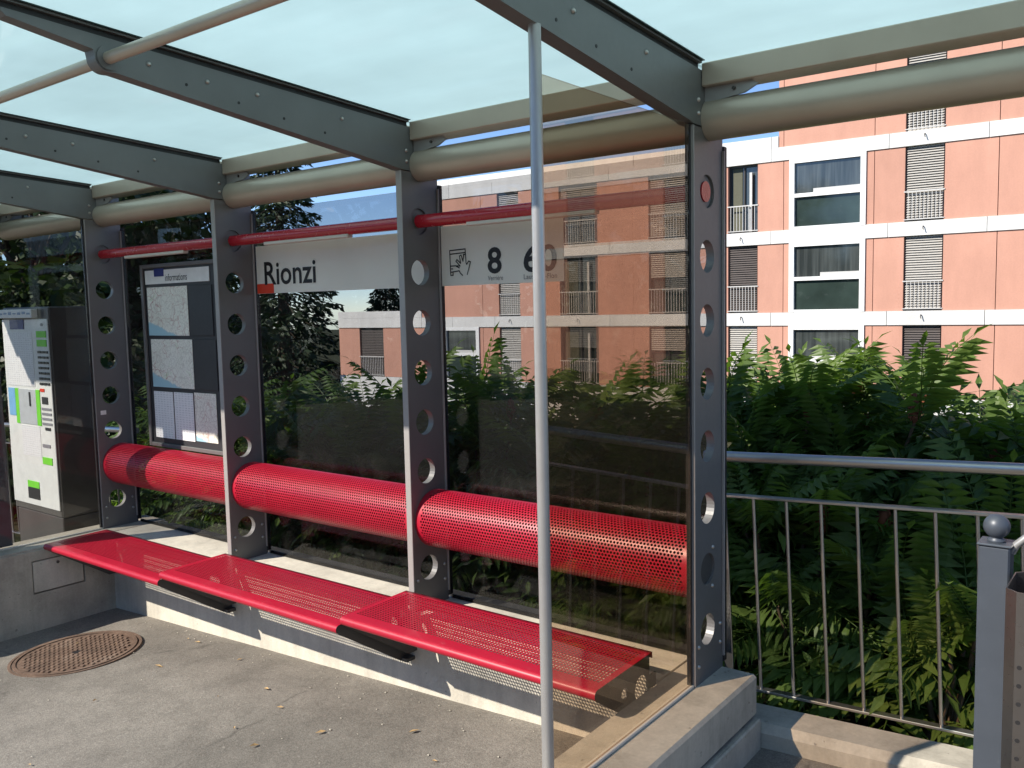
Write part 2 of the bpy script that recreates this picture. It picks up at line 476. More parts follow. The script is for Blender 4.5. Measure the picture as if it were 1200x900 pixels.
# ------------------------------------------------------------------ mesh helpers
class MB:
    def __init__(self):
        self.v = []
        self.f = []
        self.smooth = []

    def add(self, verts, faces, smooth=False):
        o = len(self.v)
        self.v.extend([tuple(p) for p in verts])
        self.f.extend([tuple(i + o for i in f) for f in faces])
        self.smooth.extend([smooth] * len(faces))

    def box(self, x0, x1, y0, y1, z0, z1, bev=0.0):
        if bev <= 0:
            v = [(x, y, z) for z in (z0, z1) for y in (y0, y1) for x in (x0, x1)]
            f = [(0, 2, 3, 1), (4, 5, 7, 6), (0, 1, 5, 4), (2, 6, 7, 3), (0, 4, 6, 2), (1, 3, 7, 5)]
            self.add(v, f)
            return self
        b = min(bev, (x1 - x0) * .45, (y1 - y0) * .45, (z1 - z0) * .45)
        ix, iy, iz = (x0, x1), (y0, y1), (z0, z1)
        idx = {}
        v = []
        for i in (0, 1):
            for j in (0, 1):
                for k in (0, 1):
                    sx, sy, sz = (1 if i == 0 else -1), (1 if j == 0 else -1), (1 if k == 0 else -1)
                    for a in range(3):
                        p = [ix[i], iy[j], iz[k]]
                        s = (sx, sy, sz)
                        for ax in range(3):
                            if ax != a:
                                p[ax] += s[ax] * b
                        idx[(i, j, k, a)] = len(v)
                        v.append(tuple(p))
        f = []
        for s in (0, 1):
            f.append([idx[(s, j, k, 0)] for j, k in ((0, 0), (1, 0), (1, 1), (0, 1))][::(1 if s else -1)])
            f.append([idx[(i, s, k, 1)] for i, k in ((0, 0), (0, 1), (1, 1), (1, 0))][::(1 if s else -1)])
            f.append([idx[(i, j, s, 2)] for i, j in ((0, 0), (1, 0), (1, 1), (0, 1))][::(1 if s else -1)])
        for i in (0, 1):
            for j in (0, 1):
                f.append([idx[(i, j, 0, 0)], idx[(i, j, 1, 0)], idx[(i, j, 1, 1)], idx[(i, j, 0, 1)]])
        for i in (0, 1):
            for k in (0, 1):
                f.append([idx[(i, 0, k, 0)], idx[(i, 1, k, 0)], idx[(i, 1, k, 2)], idx[(i, 0, k, 2)]])
        for j in (0, 1):
            for k in (0, 1):
                f.append([idx[(0, j, k, 1)], idx[(1, j, k, 1)], idx[(1, j, k, 2)], idx[(0, j, k, 2)]])
        for i in (0, 1):
            for j in (0, 1):
                for k in (0, 1):
                    f.append([idx[(i, j, k, a)] for a in range(3)])
        self.add(v, f)
        return self

    def tube(self, pts, rad, n=12, cap=True, smooth=True):
        pts = [Vector(p) for p in pts]
        rs = rad if hasattr(rad, "__len__") else [rad] * len(pts)
        v = []
        up = None
        for i, p in enumerate(pts):
            d = (pts[min(i + 1, len(pts) - 1)] - pts[max(i - 1, 0)]).normalized()
            if up is None:
                a = Vector((0, 0, 1)) if abs(d.z) < .9 else Vector((1, 0, 0))
                up = (a - d * a.dot(d)).normalized()
            else:
                up = (up - d * up.dot(d)).normalized()
            s = d.cross(up)
            for k in range(n):
                a = 2 * math.pi * k / n
                v.append(p + (up * math.cos(a) + s * math.sin(a)) * rs[i])
        f = []
        for i in range(len(pts) - 1):
            for k in range(n):
                f.append((i * n + k, i * n + (k + 1) % n, (i + 1) * n + (k + 1) % n, (i + 1) * n + k))
        self.add(v, f, smooth)
        if cap:
            m = (len(pts) - 1) * n
            self.add([v[k] for k in range(n)], [tuple(range(n))[::-1]])
            self.add([v[m + k] for k in range(n)], [tuple(range(n))])
        return self

    def sphere(self, c, r, nu=20, nv=12):
        v = []
        f = []
        for j in range(nv + 1):
            t = math.pi * j / nv
            for i in range(nu):
                a = 2 * math.pi * i / nu
                v.append((c[0] + r * math.sin(t) * math.cos(a), c[1] + r * math.sin(t) * math.sin(a), c[2] + r * math.cos(t)))
        for j in range(nv):
            for i in range(nu):
                f.append((j * nu + i, (j + 1) * nu + i, (j + 1) * nu + (i + 1) % nu, j * nu + (i + 1) % nu))
        self.add(v, f, True)
        return self

    def plate(self, outer, holes, a0, a1, axis):
        """flat polygon with holes, extruded a0..a1 along axis ('x': pts are (y,z), 'y': (x,z), 'z': (x,y))"""
        def P(q, a):
            return (a, q[0], q[1]) if axis == 'x' else (q[0], a, q[1]) if axis == 'y' else (q[0], q[1], a)
        loops = [outer] + list(holes)
        flat = [q for L in loops for q in L]
        n = len(flat)
        tris = tessellate_polygon([[Vector((q[0], q[1], 0)) for q in L] for L in loops])
        v = [P(q, a0) for q in flat] + [P(q, a1) for q in flat]
        f = []
        for t in tris:
            f.append(tuple(t))
            f.append(tuple(i + n for i in t)[::-1])
        o = 0
        for L in loops:
            m = len(L)
            for k in range(m):
                i, j = o + k, o + (k + 1) % m
                f.append((i, j, j + n, i + n))
            o += m
        self.add(v, f)
        return self

    def mesh(self, name, mat):
        me = bpy.data.meshes.new(name)
        me.from_pydata(self.v, [], self.f)
        me.polygons.foreach_set("use_smooth", self.smooth)
        for mm in (mat if isinstance(mat, (list, tuple)) else [mat]):
            me.materials.append(mm)
        me.update()
        return me

    def build(self, name, mat, parent=None, fix=True, loc=None):
        me = self.mesh(name, mat)
        if fix:
            import bmesh
            bm = bmesh.new()
            bm.from_mesh(me)
            bmesh.ops.recalc_face_normals(bm, faces=bm.faces)
            bm.to_mesh(me)
            bm.free()
        return link(name, me, parent, loc)


def link(name, me, parent=None, loc=None):
    o = bpy.data.objects.new(name, me)
    COL.objects.link(o)
    if parent is not None:
        o.parent = parent
    if loc is not None:
        o.location = loc
    return o


def tag(o, label, cat, group=None):
    o["label"] = label
    o["category"] = cat
    if group:
        o["group"] = group
    return o


def thing(name, label, cat, loc=(0, 0, 0), rotz=0.0, group=None):
    o = bpy.data.objects.new(name, None)
    o.empty_display_size = 0.1
    COL.objects.link(o)
    o.location = loc
    o.rotation_euler = (0, 0, rotz)
    return tag(o, label, cat, group)


def circ(cy, cz, r, n=28):
    return [(cy + r * math.cos(2 * math.pi * k / n), cz + r * math.sin(2 * math.pi * k / n)) for k in range(n)]


def bolt_mesh():
    b = MB()
    b.tube([(0, 0, 0), (0.004, 0, 0), (0.008, 0, 0)], [0.009, 0.0085, 0.004], 10)
    return b.mesh("bolt", M['stainless'])


BOLT = bolt_mesh()

# ------------------------------------------------------------------ key dimensions
BAY = 1.536          # spacing of the shelter posts
PX = [-3 * BAY, -2 * BAY, -BAY, 0.0]      # right faces of the four posts in view
PT = 0.034           # post thickness
Y0, Y1 = -0.112, 0.143                    # front and back edge of the posts
ZB = -1.955          # top of the concrete wall


def gz(x):           # pavement rises gently to the right
    return -2.280 + 0.05 * x


# ------------------------------------------------------------------ setting: ground
def sheet(name, xs, ys, zf, mat):
    b = MB()
    v = [(x, y, zf(x, y)) for y in ys for x in xs]
    nx = len(xs)
    f = [(j * nx + i, j * nx + i + 1, (j + 1) * nx + i + 1, (j + 1) * nx + i) for j in range(len(ys) - 1) for i in range(nx - 1)]
    b.add(v, f, True)
    o = b.build(name, mat, fix=False)
    o["kind"] = "structure"
    return o


xs_p = sorted(set([-60, -30, -15, -9] + [round(-6.5 + .25 * k, 3) for k in range(40)] + [6, 12, 30, 60]))
ys_p = [-60, -30, -15, -8, -5] + [round(-4 + .2 * k, 3) for k in range(20)] + [0.0, 0.22]


def pave_z(x, y):
    w = 0.006 * mnoise.noise(Vector((x * 1.1, y * 1.1, 3.0))) if -6.6 < x < 3.4 and y > -4.1 else 0
    return gz(max(-30, min(30, x))) + w


sheet("pavement", xs_p, ys_p, pave_z, M['asphalt'])


def hill_z(x, y):
    base = gz(max(-30, min(30, x))) - 0.22
    return base - min(y - 0.3, 24) * 0.085 - (0.02 * (y - 60) if y > 60 else 0)


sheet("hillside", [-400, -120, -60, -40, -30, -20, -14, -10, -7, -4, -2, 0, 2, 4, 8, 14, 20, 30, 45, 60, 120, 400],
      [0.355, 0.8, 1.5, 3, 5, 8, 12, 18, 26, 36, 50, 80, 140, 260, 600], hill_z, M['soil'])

# ------------------------------------------------------------------ concrete wall the shelter stands on
wall = thing("concrete_wall", "low pale concrete wall wrapping round the back and both ends of the bus shelter", "wall", (-2.3, 0, ZB))


def at_wall(b, name, mat):
    o = b.build(name, mat, wall)
    o.location = (2.3, 0, -ZB)
    return o


b = MB()
b.plate([(-4.47, -2.72), (-0.155, -2.52), (-0.155, ZB), (-4.47, ZB)], [], -0.13, 0.176, 'y')
at_wall(b, "back_wall", M['concrete_pale'])
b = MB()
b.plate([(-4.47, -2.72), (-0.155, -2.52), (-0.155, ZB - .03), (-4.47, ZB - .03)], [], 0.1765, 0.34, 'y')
at_wall(b, "rear_ledge", M['concrete_shaded'])
# fine formwork joints are shallow grooves between the three lengths of coping
b = MB()
b.box(-0.155, 0.150, -1.60, 0.150, -2.13, ZB, 0.012)
b.box(-0.150, 0.166, -1.60, 0.150, -2.60, -2.14, 0.006)
at_wall(b, "end_wall", M['concrete_grey'])
b = MB()
hx = -4.47
hp = [(-0.680, -2.033), (-0.335, -2.033), (-0.335, -2.256), (-0.680, -2.256)]
b.plate([(-1.60, -2.80), (0.30, -2.80), (0.30, ZB - .012), (-1.60, ZB - .012)], [hp], hx - 0.03, hx, 'x')
b.box(-4.78, hx - 0.03, -1.60, 0.30, -2.80, ZB - .012)
b.box(-4.77, hx - 0.014, -1.59, 0.29, ZB - .012, ZB)
at_wall(b, "end_wall", M['concrete_grey'])
b = MB()
b.box(hx - 0.028, hx - 0.004, -0.672, -0.343, -2.248, -2.041, 0.003)
pan = at_wall(b, "access_panel", M['concrete_pale'])
pan["label"] = "flush rectangular access panel in the left end wall"
b = MB()
b.tube([(hx - 0.004, -0.51, -2.075), (hx + 0.001, -0.51, -2.075)], 0.010, 10)
o = b.build("panel_lock", M['bracket'], pan)

# ------------------------------------------------------------------ kerb under the railing
b = MB()
prof = [(0.157, -2.60), (0.157, -2.205), (0.185, -2.172), (0.352, -2.172), (0.352, -2.60)]
n = len(prof)
xk = [-0.35, 0.5, 1.6, 2.9, 4.2, 6.5]
v = [(x, y, z + 0.05 * (x - 0.2)) for x in xk for (y, z) in prof]
f = [(i * n + k, i * n + (k + 1) % n, (i + 1) * n + (k + 1) % n, (i + 1) * n + k) for i in range(len(xk) - 1) for k in range(n)]
f += [tuple(range(n)), tuple(range((len(xk) - 1) * n, len(xk) * n))]
b.add(v, f)
tag(b.build("kerb", M['concrete_grey']), "low chamfered concrete kerb at the foot of the metal railing", "kerb")

# ------------------------------------------------------------------ the bus shelter
sh = thing("bus_shelter", "grey steel bus shelter with perforated round-hole posts, tinted glass and frosted glass roof", "bus shelter", (0, 0, ZB))


def S(b, name, mat, parent=None, fix=True):
    """part of the shelter, given in world coordinates"""
    o = b.build(name, mat, parent or sh, fix)
    if parent is None:
        o.location = (0, 0, -ZB)
    return o


def bolts(parent, pts):
    for p in pts:
        link("bolt", BOLT, parent, p)


HOLE = 0.064
for i, x0 in enumerate(PX):
    b = MB()
    b.plate([(Y0, ZB), (Y1, ZB), (Y1, 0.236), (Y0, 0.236)], [circ(0, -.25 * k, HOLE) for k in range(8)], x0 - PT, x0, 'x')
    post = S(b, "post", M['steel_grey'])
    b = MB()
    b.box(x0 - PT - .002, x0 + .002, Y0 - .006, Y0 - .0005, ZB, 0.238, 0.002)
    S(b, "front_edge", M['edge_grey'], post)
    b = MB()
    b.box(x0 - PT + .004, x0 - .012, Y1 + .0005, Y1 + .016, ZB, 0.19, 0.003)
    b.box(x0 - .0115, x0 + .006, Y1 + .0005, Y1 + .030, ZB + .02, 0.19, 0.003)
    S(b, "back_gasket", M['black_rubber'], post)
    b = MB()
    b.box(x0 + .0003, x0 + .011, Y1 - .008, Y1 - .0005, ZB + .05, 0.17, 0.001)
    S(b, "back_flange", M['edge_grey'], post)
    for k in (0, 6):                               # discs set back in the holes that carry the rail and the backrest
        b = MB()
        b.tube([(x0 - .028, 0, -.25 * k), (x0 - .010, 0, -.25 * k)], HOLE - .0015, 28, smooth=False)
        S(b, "hole_disc", M['steel_grey'] if k == 0 else M['bracket'], post)
    bl = [(x0, -0.085, -1.80), (x0, -0.085, -1.88), (x0, 0.115, -1.76), (x0, 0.115, -1.84), (x0, 0.045, -1.42), (x0, 0.04, -1.58)]
    bolts(post, bl)
    if i == 0:
        b = MB()
        b.box(x0 + .0005, x0 + .003, -0.085, -0.045, -1.135, -1.105)
        S(b, "sticker", M['white_print'], post)
b = MB()
b.tube([(-.0098, 0, 0), (-.004, 0, 0)], 0.040, 24, smooth=False)
S(b, "rail_end", M['red_rail'])


def z_top(y):
    return 0.447 - 0.058 * y


def beam(x0):
    prof = [(0.145, 0.243), (-0.118, 0.243), (-0.150, 0.250), (-1.530, 0.4225)]
    cy, cz, r = -1.553, 0.468, 0.047
    for k in range(9):
        a = R(-84 - k * 96 / 8)
        prof.append((cy + r * math.cos(a), cz + r * math.sin(a)))
    prof += [(-1.604, 0.488), (-1.885, 0.533), (-1.90, 0.545)]
    prof += [(-1.90, z_top(-1.90)), (0.145, z_top(0.145))]
    b = MB()
    b.plate(prof, [], x0 - .060, x0, 'x')
    bm_ = S(b, "roof_beam", M['steel_beam'])

    def strip(xa, xb, d0, d1, name, mat):
        bb = MB()
        y0, y1 = -1.93, -0.055
        v = [(x, y, z_top(y) + d) for x in (xa, xb) for y in (y0, y1) for d in (d0, d1)]
        bb.add(v, [(0, 1, 3, 2), (4, 6, 7, 5), (0, 4, 5, 1), (2, 3, 7, 6), (0, 2, 6, 4), (1, 5, 7, 3)])
        return S(bb, name, mat, bm_)
    strip(x0 - .050, x0 - .010, 0.0003, 0.022, "gasket_channel", M['black_rubber'])
    strip(x0 - .066, x0 + .006, 0.0225, 0.0295, "cap_rail", M['steel_beam'])
    strip(x0 - .078, x0 + .018, 0.030, 0.0335, "glass_seal", M['frit'])
    bl = [(x0, y, 0.447 - 0.058 * y - d) for y, d in ((-1.16, .055), (-0.93, .05), (-0.48, .05), (-1.40, .05))]
    bolts(bm_, bl + [(x0, -0.075, 0.335), (x0, -0.075, 0.285)])
    bb = MB()
    for y in (-1.25, -1.02, -.80, -.58):
        zb = 0.250 + (-0.150 - y) * 0.125
        bb.tube([(x0 - .001, y, zb + .045), (x0 + .0012, y, zb + .045)], 0.006, 8, smooth=False)
    S(bb, "screw_hole", M['black_rubber'], bm_)
    bb = MB()
    bb.tube([(x0 + .0005, cy, cz), (x0 + .006, cy, cz)], 0.042, 24, smooth=False)
    S(bb, "purlin_collar", M['steel_beam'], bm_)
    bb = MB()
    bb.box(x0 - .055, x0 - .005, -1.955, -1.902, z_top(-1.93) - .012, z_top(-1.93) + .026, .004)
    S(bb, "tip_clamp", M['stainless'], bm_)
    return bm_


for k in range(-4, 2):
    beam(k * BAY)
XL, XR = -4 * BAY, BAY


def zg(y):
    return z_top(y) + 0.034


for k in range(-4, 1):          # frosted glass roof panels, one per bay
    xa, xb = k * BAY - .030 + .004, (k + 1) * BAY - .030 - .004
    b = MB()
    ya, yb = -1.975, 0.080
    v = [(x, y, zg(y) + d) for x in (xa, xb) for y in (ya, yb) for d in (0.0005, 0.0125)]
    b.add(v, [(0, 1, 3, 2), (4, 6, 7, 5), (0, 4, 5, 1), (2, 3, 7, 6), (0, 2, 6, 4), (1, 5, 7, 3)])
    S(b, "roof_panel", M['roof_glass'])
    b = MB()
    b.box(k * BAY + .0005, (k + 1) * BAY - .0605, -.050, .075, .388, zg(.08) - .001, .004)
    S(b, "roof_edge_profile", M['champagne'])
    b = MB()
    b.tube([(k * BAY + .0006, .022, .272), (k * BAY + .06, .022, .272), ((k + 1) * BAY - PT - .001, .022, .272)], 0.0775, 40)
    S(b, "gutter_tube", M['champagne'])
    b = MB()
    b.tube([(k * BAY + .0005, -1.553, .468), ((k + 1) * BAY - .0605, -1.553, .468)], 0.0215, 20)
    S(b, "front_purlin", M['champagne'])
    b = MB()
    b.plate([(k * BAY + .001, .335), (k * BAY + .001, .387), (k * BAY + .19, .387), (k * BAY + .215, .372), (k * BAY + .16, .346), (k * BAY + .06, .335)],
            [], -.022, -.013, 'y')
    br = S(b, "bracket_plate", M['pole_steel'])
    b = MB()
    b.tube([(k * BAY + .12, -.0222, .368), (k * BAY + .12, -.030, .368)], .007, 8)
    S(b, "bracket_bolt", M['bracket'], br)

for k in range(-3, 0):
    xa, xb = k * BAY, (k + 1) * BAY
    b = MB()
    b.box(xa + .007, xb - PT + .002, .152, .160, ZB + .004, .185)
    S(b, "back_pane", M['glass_back'])
    b = MB()
    b.box(xa + .008, xb - PT, .1615, .172, ZB - .0, ZB + .018)
    S(b, "glass_track", M['black_rubber'])
    b = MB()
    b.tube([(xa + .0005, 0, 0), (xb - PT - .0005, 0, 0)], .0325, 24)
    rail = S(b, "red_rail", M['red_rail'])
    b = MB()
    b.box(xa + .32, xb - .50, -.020, .020, -.0460, -.0255, .004)
    S(b, "lamp_diffuser", M['diffuser'], rail)
for x, y0, gm in ((-.016, -1.082, 'glass_end'), (-4.62, -1.082, 'glass_left')):
    b = MB()
    b.box(x - .004, x + .004, y0, Y0 - .0205, ZB + .012, .240)
    S(b, "end_pane", M[gm])
    b = MB()
    b.box(x - .013, x + .013, -1.082, Y0 - .008, ZB + .0005, ZB + .0115, .002)
    S(b, "glass_track", M['diffuser'])
    b = MB()
    b.box(x - .012, x + .006, Y0 - .020, Y0 - .0085, ZB + .0125, .240)
    S(b, "glass_gasket", M['black_rubber'])
    xx = x
    b = MB()
    b.tube([(xx, -1.107, ZB + .001), (xx, -1.107, .373)], .0188, 24)
    S(b, "front_pole", M['pole_steel'])
b = MB()
b.box(-4.632, -4.626, -1.080, -.722, ZB + .02, .235)
S(b, "poster_panel", M['mid_grey'])


# ------------------------------------------------------------------ perforated red metal
def perforated(rows, cols, du, dv, u0, v0, rad, fn, b, stagger=True, thick=0.0026):
    """cells of a perforated sheet of real thickness; fn(u, v, depth) -> xyz"""
    ang = [math.pi / 4 * k + math.pi / 8 for k in range(8)]
    V = []
    F = []
    for r in range(rows):
        off = 0.5 * du if (r % 2 and stagger) else 0.0
        for c in range(cols):
            if off and c == cols - 1:
                continue
            u = u0 + c * du + off
            v = v0 + r * dv
            o = len(V)
            cu, cv = u + du / 2, v + dv / 2
            V.extend([fn(u, v), fn(u + du, v), fn(u + du, v + dv), fn(u, v + dv)])
            for d in (0.0, thick):
                for a in ang:
                    V.append(fn(cu + rad * math.cos(a), cv + rad * math.sin(a), d))
            h = o + 4
            F.extend([(o + 1, o + 2, h + 0, h + 7), (o + 2, o + 3, h + 2, h + 1), (o + 3, o + 0, h + 4, h + 3), (o + 0, o + 1, h + 6, h + 5),
                      (o + 2, h + 1, h + 0), (o + 3, h + 3, h + 2), (o + 0, h + 5, h + 4), (o + 1, h + 7, h + 6)])
            for k in range(8):
                F.append((h + k, h + (k + 1) % 8, h + 8 + (k + 1) % 8, h + 8 + k))
        if off:        # half cells that square off a staggered row
            for ua, ub in ((u0, u0 + off), (u0 + (cols - 1) * du + off, u0 + cols * du)):
                o = len(V)
                v = v0 + r * dv
                V.extend([fn(ua, v), fn(ub, v), fn(ub, v + dv), fn(ua, v + dv)])
                F.append((o, o + 1, o + 2, o + 3))
    b.add(V, F, False)


def strip_uv(b, us, vs, fn):
    V = [fn(u, v) for v in vs for u in us]
    n = len(us)
    F = [(j * n + i, j * n + i + 1, (j + 1) * n + i + 1, (j + 1) * n + i) for j in range(len(vs) - 1) for i in range(n - 1)]
    b.add(V, F, True)


def seat_mesh(Lx, name):
    # local frame: x 0..Lx, y from 0 (back) to -0.434 (front), z 0 = top
    r = 0.021
    depth = 0.434

    def fn(u, v, d=0.0):
        # v: distance along the profile measured from the back edge
        flat = depth - r
        if v < 0:
            return (u, 0.0, v)
        if v <= flat:
            return (u, -v, -0.006 * (v / flat) - d)
        a = min((v - flat) / r, math.pi * 0.97)
        return (u, -flat - r * math.sin(a), -0.006 - r + r * math.cos(a))
    b = MB()
    du = 0.0165
    m = 0.026
    cols = int((Lx - 2 * m) / du)
    m = (Lx - cols * du) / 2
    rows = 20
    v0 = 0.030
    perforated(rows, cols, du, du, m, v0, du * .39, fn, b, False, 0.0018)
    vend = v0 + rows * du
    strip_uv(b, [0, m], [v0, vend], fn)
    strip_uv(b, [Lx - m, Lx], [v0, vend], fn)
    strip_uv(b, [0, m, Lx - m, Lx], [-0.026, 0, v0], fn)
    strip_uv(b, [0, m, Lx - m, Lx], [vend, depth - r] + [depth - r + r * math.pi * .97 * k / 10 for k in range(1, 11)], fn)
    return b.mesh(name, M['red'])


SEAT_Z = [-1.920, -1.872, -1.822]
SEAT_X = [(-4.44, -3.065), (-3.045, -1.560), (-1.530, -0.158)]
SEAT_LBL = ["left red perforated bench seat, partly in shade beside the ticket machine",
            "middle red perforated bench seat between the two other seats",
            "right red perforated bench seat seen partly through the bronze end glass"]
for (xa, xb), zt, lb in zip(SEAT_X, SEAT_Z, SEAT_LBL):
    t = thing("bench_seat", lb, "bench", (xa, -0.178, zt), 0, "red perforated bench seats")
    link("seat", seat_mesh(xb - xa, "seat"), t)
    Lx = xb - xa
    # triangular gusset brackets under both ends, each with two round holes
    out = [(-.006, -.012), (-.410, -.013), (-.424, -.019), (-.430, -.030), (-.424, -.042), (-.405, -.058), (-.010, -.318), (.0475, -.318), (.0475, -.10), (-.006, -.10)]
    h1 = circ(-.205, -.102, .022, 14)
    h2 = circ(-.075, -.125, .050, 18)
    for gx0, gx1 in ((.010, .016), (Lx - .016, Lx - .010)):
        b = MB()
        b.plate(out, [h1, h2], gx0, gx1, 'x')
        b.build("gusset", M['bracket'], t)
    b = MB()
    b.box(.018, Lx - .018, -.030, -.002, -.060, -.012)
    b.build("cross_bar", M['bracket'], t)
    ft = MB()
    if xb < -1:
        ft.box(Lx - .0095, Lx + .030, -.010, .0475, -.318, -.300)
    else:
        ft.box(Lx - .060, Lx - .0165, -.010, .0475, -.318, -.300)
    ft.build("foot_plate", M['bracket'], t)

BACK_LBL = ["left red perforated backrest roll, its left end in shadow", "middle red perforated backrest roll between the second and third posts",
            "right red perforated backrest roll seen partly through the bronze end glass"]


def back_mesh(Lx):
    r = 0.147
    a0, a1 = R(62), R(296)

    def fn(u, v, d=0.0):
        a = a0 + v / r
        return (u, .052 + (r - d) * math.cos(a), (r - d) * math.sin(a))
    tot = (a1 - a0) * r
    b = MB()
    du = 0.0165
    m = 0.024
    cols = int((Lx - 2 * m) / du)
    m = (Lx - cols * du) / 2
    mt = 0.075
    rows = int((tot - mt - .02) / (du * .9))
    dv = du * .9
    perforated(rows, cols, du, dv, m, mt, du * .37, fn, b)
    ve = mt + rows * dv
    nv = rows
    vs = [mt + (ve - mt) * k / nv for k in range(nv + 1)]
    strip_uv(b, [0, m], vs, fn)
    strip_uv(b, [Lx - m, Lx], vs, fn)
    strip_uv(b, [0, m, Lx - m, Lx], [mt * k / 6 for k in range(7)], fn)
    strip_uv(b, [0, m, Lx - m, Lx], [ve, (ve + tot) / 2, tot], fn)
    return b.mesh("backrest", M['red'])


LBK = BAY - PT - .006
bme = back_mesh(LBK)
for i in range(3):
    o = link("backrest_roll", bme, None, (PX[i] + .003, 0, -1.5))
    tag(o, BACK_LBL[i], "backrest", "red perforated backrest rolls")


# ------------------------------------------------------------------ lettering helper
def text_mesh(body, mat, x0, x1, z0, z1, y, name, parent, bold=0.0, squeeze=True):
    cu = bpy.data.curves.new(name, 'FONT')
    cu.body = body
    cu.size = 1.0
    cu.offset = bold
    cu.resolution_u = 4
    ob = bpy.data.objects.new(name, cu)
    COL.objects.link(ob)
    bpy.context.view_layer.update()
    dg = bpy.context.evaluated_depsgraph_get()
    me = bpy.data.meshes.new_from_object(ob.evaluated_get(dg))
    bpy.data.objects.remove(ob)
    bpy.data.curves.remove(cu)
    n = len(me.vertices)
    co = np.empty(n * 3)
    me.vertices.foreach_get("co", co)
    co = co.reshape(-1, 3)
    lo, hi = co.min(0), co.max(0)
    sx = (x1 - x0) / (hi[0] - lo[0])
    sz = (z1 - z0) / (hi[1] - lo[1])
    out = np.stack([x0 + (co[:, 0] - lo[0]) * sx, np.full(n, y), z0 + (co[:, 1] - lo[1]) * sz], -1)
    me.vertices.foreach_set("co", out.ravel())
    me.name = name
    me.materials.clear()
    me.materials.append(mat)
    me.update()
    return link(name, me, parent)


# ------------------------------------------------------------------ signs on the back glass
YS = 0.1505
sg = thing("stop_name_sign", "long cream stop name sign reading Rionzi with a red corner square", "sign", (-2.3, YS, -.17))


def G(b, name, mat, par, org):
    o = b.build(name, mat, par)
    o.location = (-org[0], -org[1], -org[2])
    return o


og = (-2.3, YS, -.17)
b = MB()
b.box(-3.050, -1.584, .1465, .1505, -.318, -.030)
G(b, "sign_film", M['white_film'], sg, og)
b = MB()
b.box(-3.048, -2.889, .1445, .1462, -.317, -.259)
G(b, "red_square", M['red_ink'], sg, og)
o = text_mesh("Rionzi", M['black_ink'], -2.972, -2.497, -.268, -.128, .1440, "lettering", sg, 0.014)
o.location = (-og[0], -og[1], -og[2])
rs = thing("route_sign", "cream route sign with a ticket stamping symbol and line numbers 8 and 60", "sign", (-1.15, YS, -.17))
og = (-1.15, YS, -.17)
b = MB()
b.box(-1.524, -.775, .1465, .1505, -.318, -.018)
G(b, "sign_film", M['white_film'], rs, og)
for body, xa, xb, za, zb, mm, bd in (("8", -1.222, -1.135, -.268, -.140, M['black_ink'], .022), ("60", -1.003, -.812, -.270, -.143, M['black_ink'], .022),
                                     ("Verrière", -1.222, -1.128, -.300, -.277, M['grey_ink'], 0.0), ("Lausanne-Flon", -1.003, -.812, -.302, -.278, M['grey_ink'], 0.0)):
    o = text_mesh(body, mm, xa, xb, za, zb, .1445, "lettering", rs, bd)
    o.location = (-og[0], -og[1], -og[2])


def stroke(b, pts, w, y):
    for (p, q) in zip(pts[:-1], pts[1:]):
        p, q = Vector((p[0], p[1])), Vector((q[0], q[1]))
        d = (q - p)
        if d.length < 1e-6:
            continue
        d.normalize()
        nn = Vector((-d.y, d.x)) * w / 2
        p2, q2 = p - d * w * .35, q + d * w * .35
        cs = [p2 + nn, q2 + nn, q2 - nn, p2 - nn]
        b.add([(c.x, y, c.y) for c in cs], [(0, 1, 2, 3)])


def ic(px, py):
    return (-1.466 + (px - 105) / 207 * .137, -.138 - (py - 145) / 235 * .130)


b = MB()
for ln in ([(105, 152), (260, 146), (262, 192)], [(105, 152), (110, 375), (134, 375), (134, 348)], [(105, 185), (258, 178)],
           [(110, 292), (160, 292), (198, 312)], [(110, 348), (196, 338), (206, 358), (230, 382)], [(118, 318), (132, 318)],
           [(160, 292), (206, 296), (166, 250), (176, 236), (212, 272), (203, 206), (219, 198), (236, 254), (246, 194), (263, 194),
            (266, 268), (272, 284), (292, 256), (310, 264), (300, 296), (275, 375)], [(246, 208), (240, 196)]):
    stroke(b, [ic(*p) for p in ln], .0055, .1442)
G(b, "ticket_symbol", M['black_ink'], rs, og)

# ------------------------------------------------------------------ information board
bo = (-3.9, .14, -.73)
ib = thing("information_board", "charcoal information board with two street maps and three timetable sheets", "notice board", bo)
b = MB()
b.box(-4.318, -3.392, .128, .149, -1.345, -.098, .005)
G(b, "backing", M['board_dark'], ib, bo)
b = MB()
for x0, x1, z0, z1 in ((-4.330, -4.300, -1.357, -.086), (-3.410, -3.380, -1.357, -.086), (-4.2995, -3.4105, -1.357, -1.330), (-4.2995, -3.4105, -.112, -.086)):
    b.box(x0, x1, .112, .1275, z0, z1, .003)
G(b, "frame", M['steel_grey'], ib, bo)
b = MB()
b.box(-4.283, -3.518, .1235, .1272, -.222, -.128)
hd = G(b, "header", M['white_print'], ib, bo)
o = text_mesh("informations", M['black_ink'], -4.030, -3.770, -.206, -.158, .1228, "lettering", hd, 0.006)
b = MB()
b.box(-4.165, -4.045, .1215, .1230, -.172, -.118)
b.build("blue_tab", M['navy'], hd)
for nm, mt, x0, x1, z0, z1 in (("region_map", 'map_a', -4.271, -3.780, -.577, -.244), ("town_map", 'map_b', -4.256, -3.753, -.935, -.602),
                               ("timetable_sheet", 'sheet', -4.255, -4.018, -1.292, -.966), ("timetable_sheet", 'sheet', -4.004, -3.776, -1.292, -.964),
                               ("zone_map", 'zone_print', -3.760, -3.513, -1.285, -.957)):
    b = MB()
    b.box(x0, x1, .1245, .1272, z0, z1)
    pg = G(b, nm, M[mt], ib, bo)
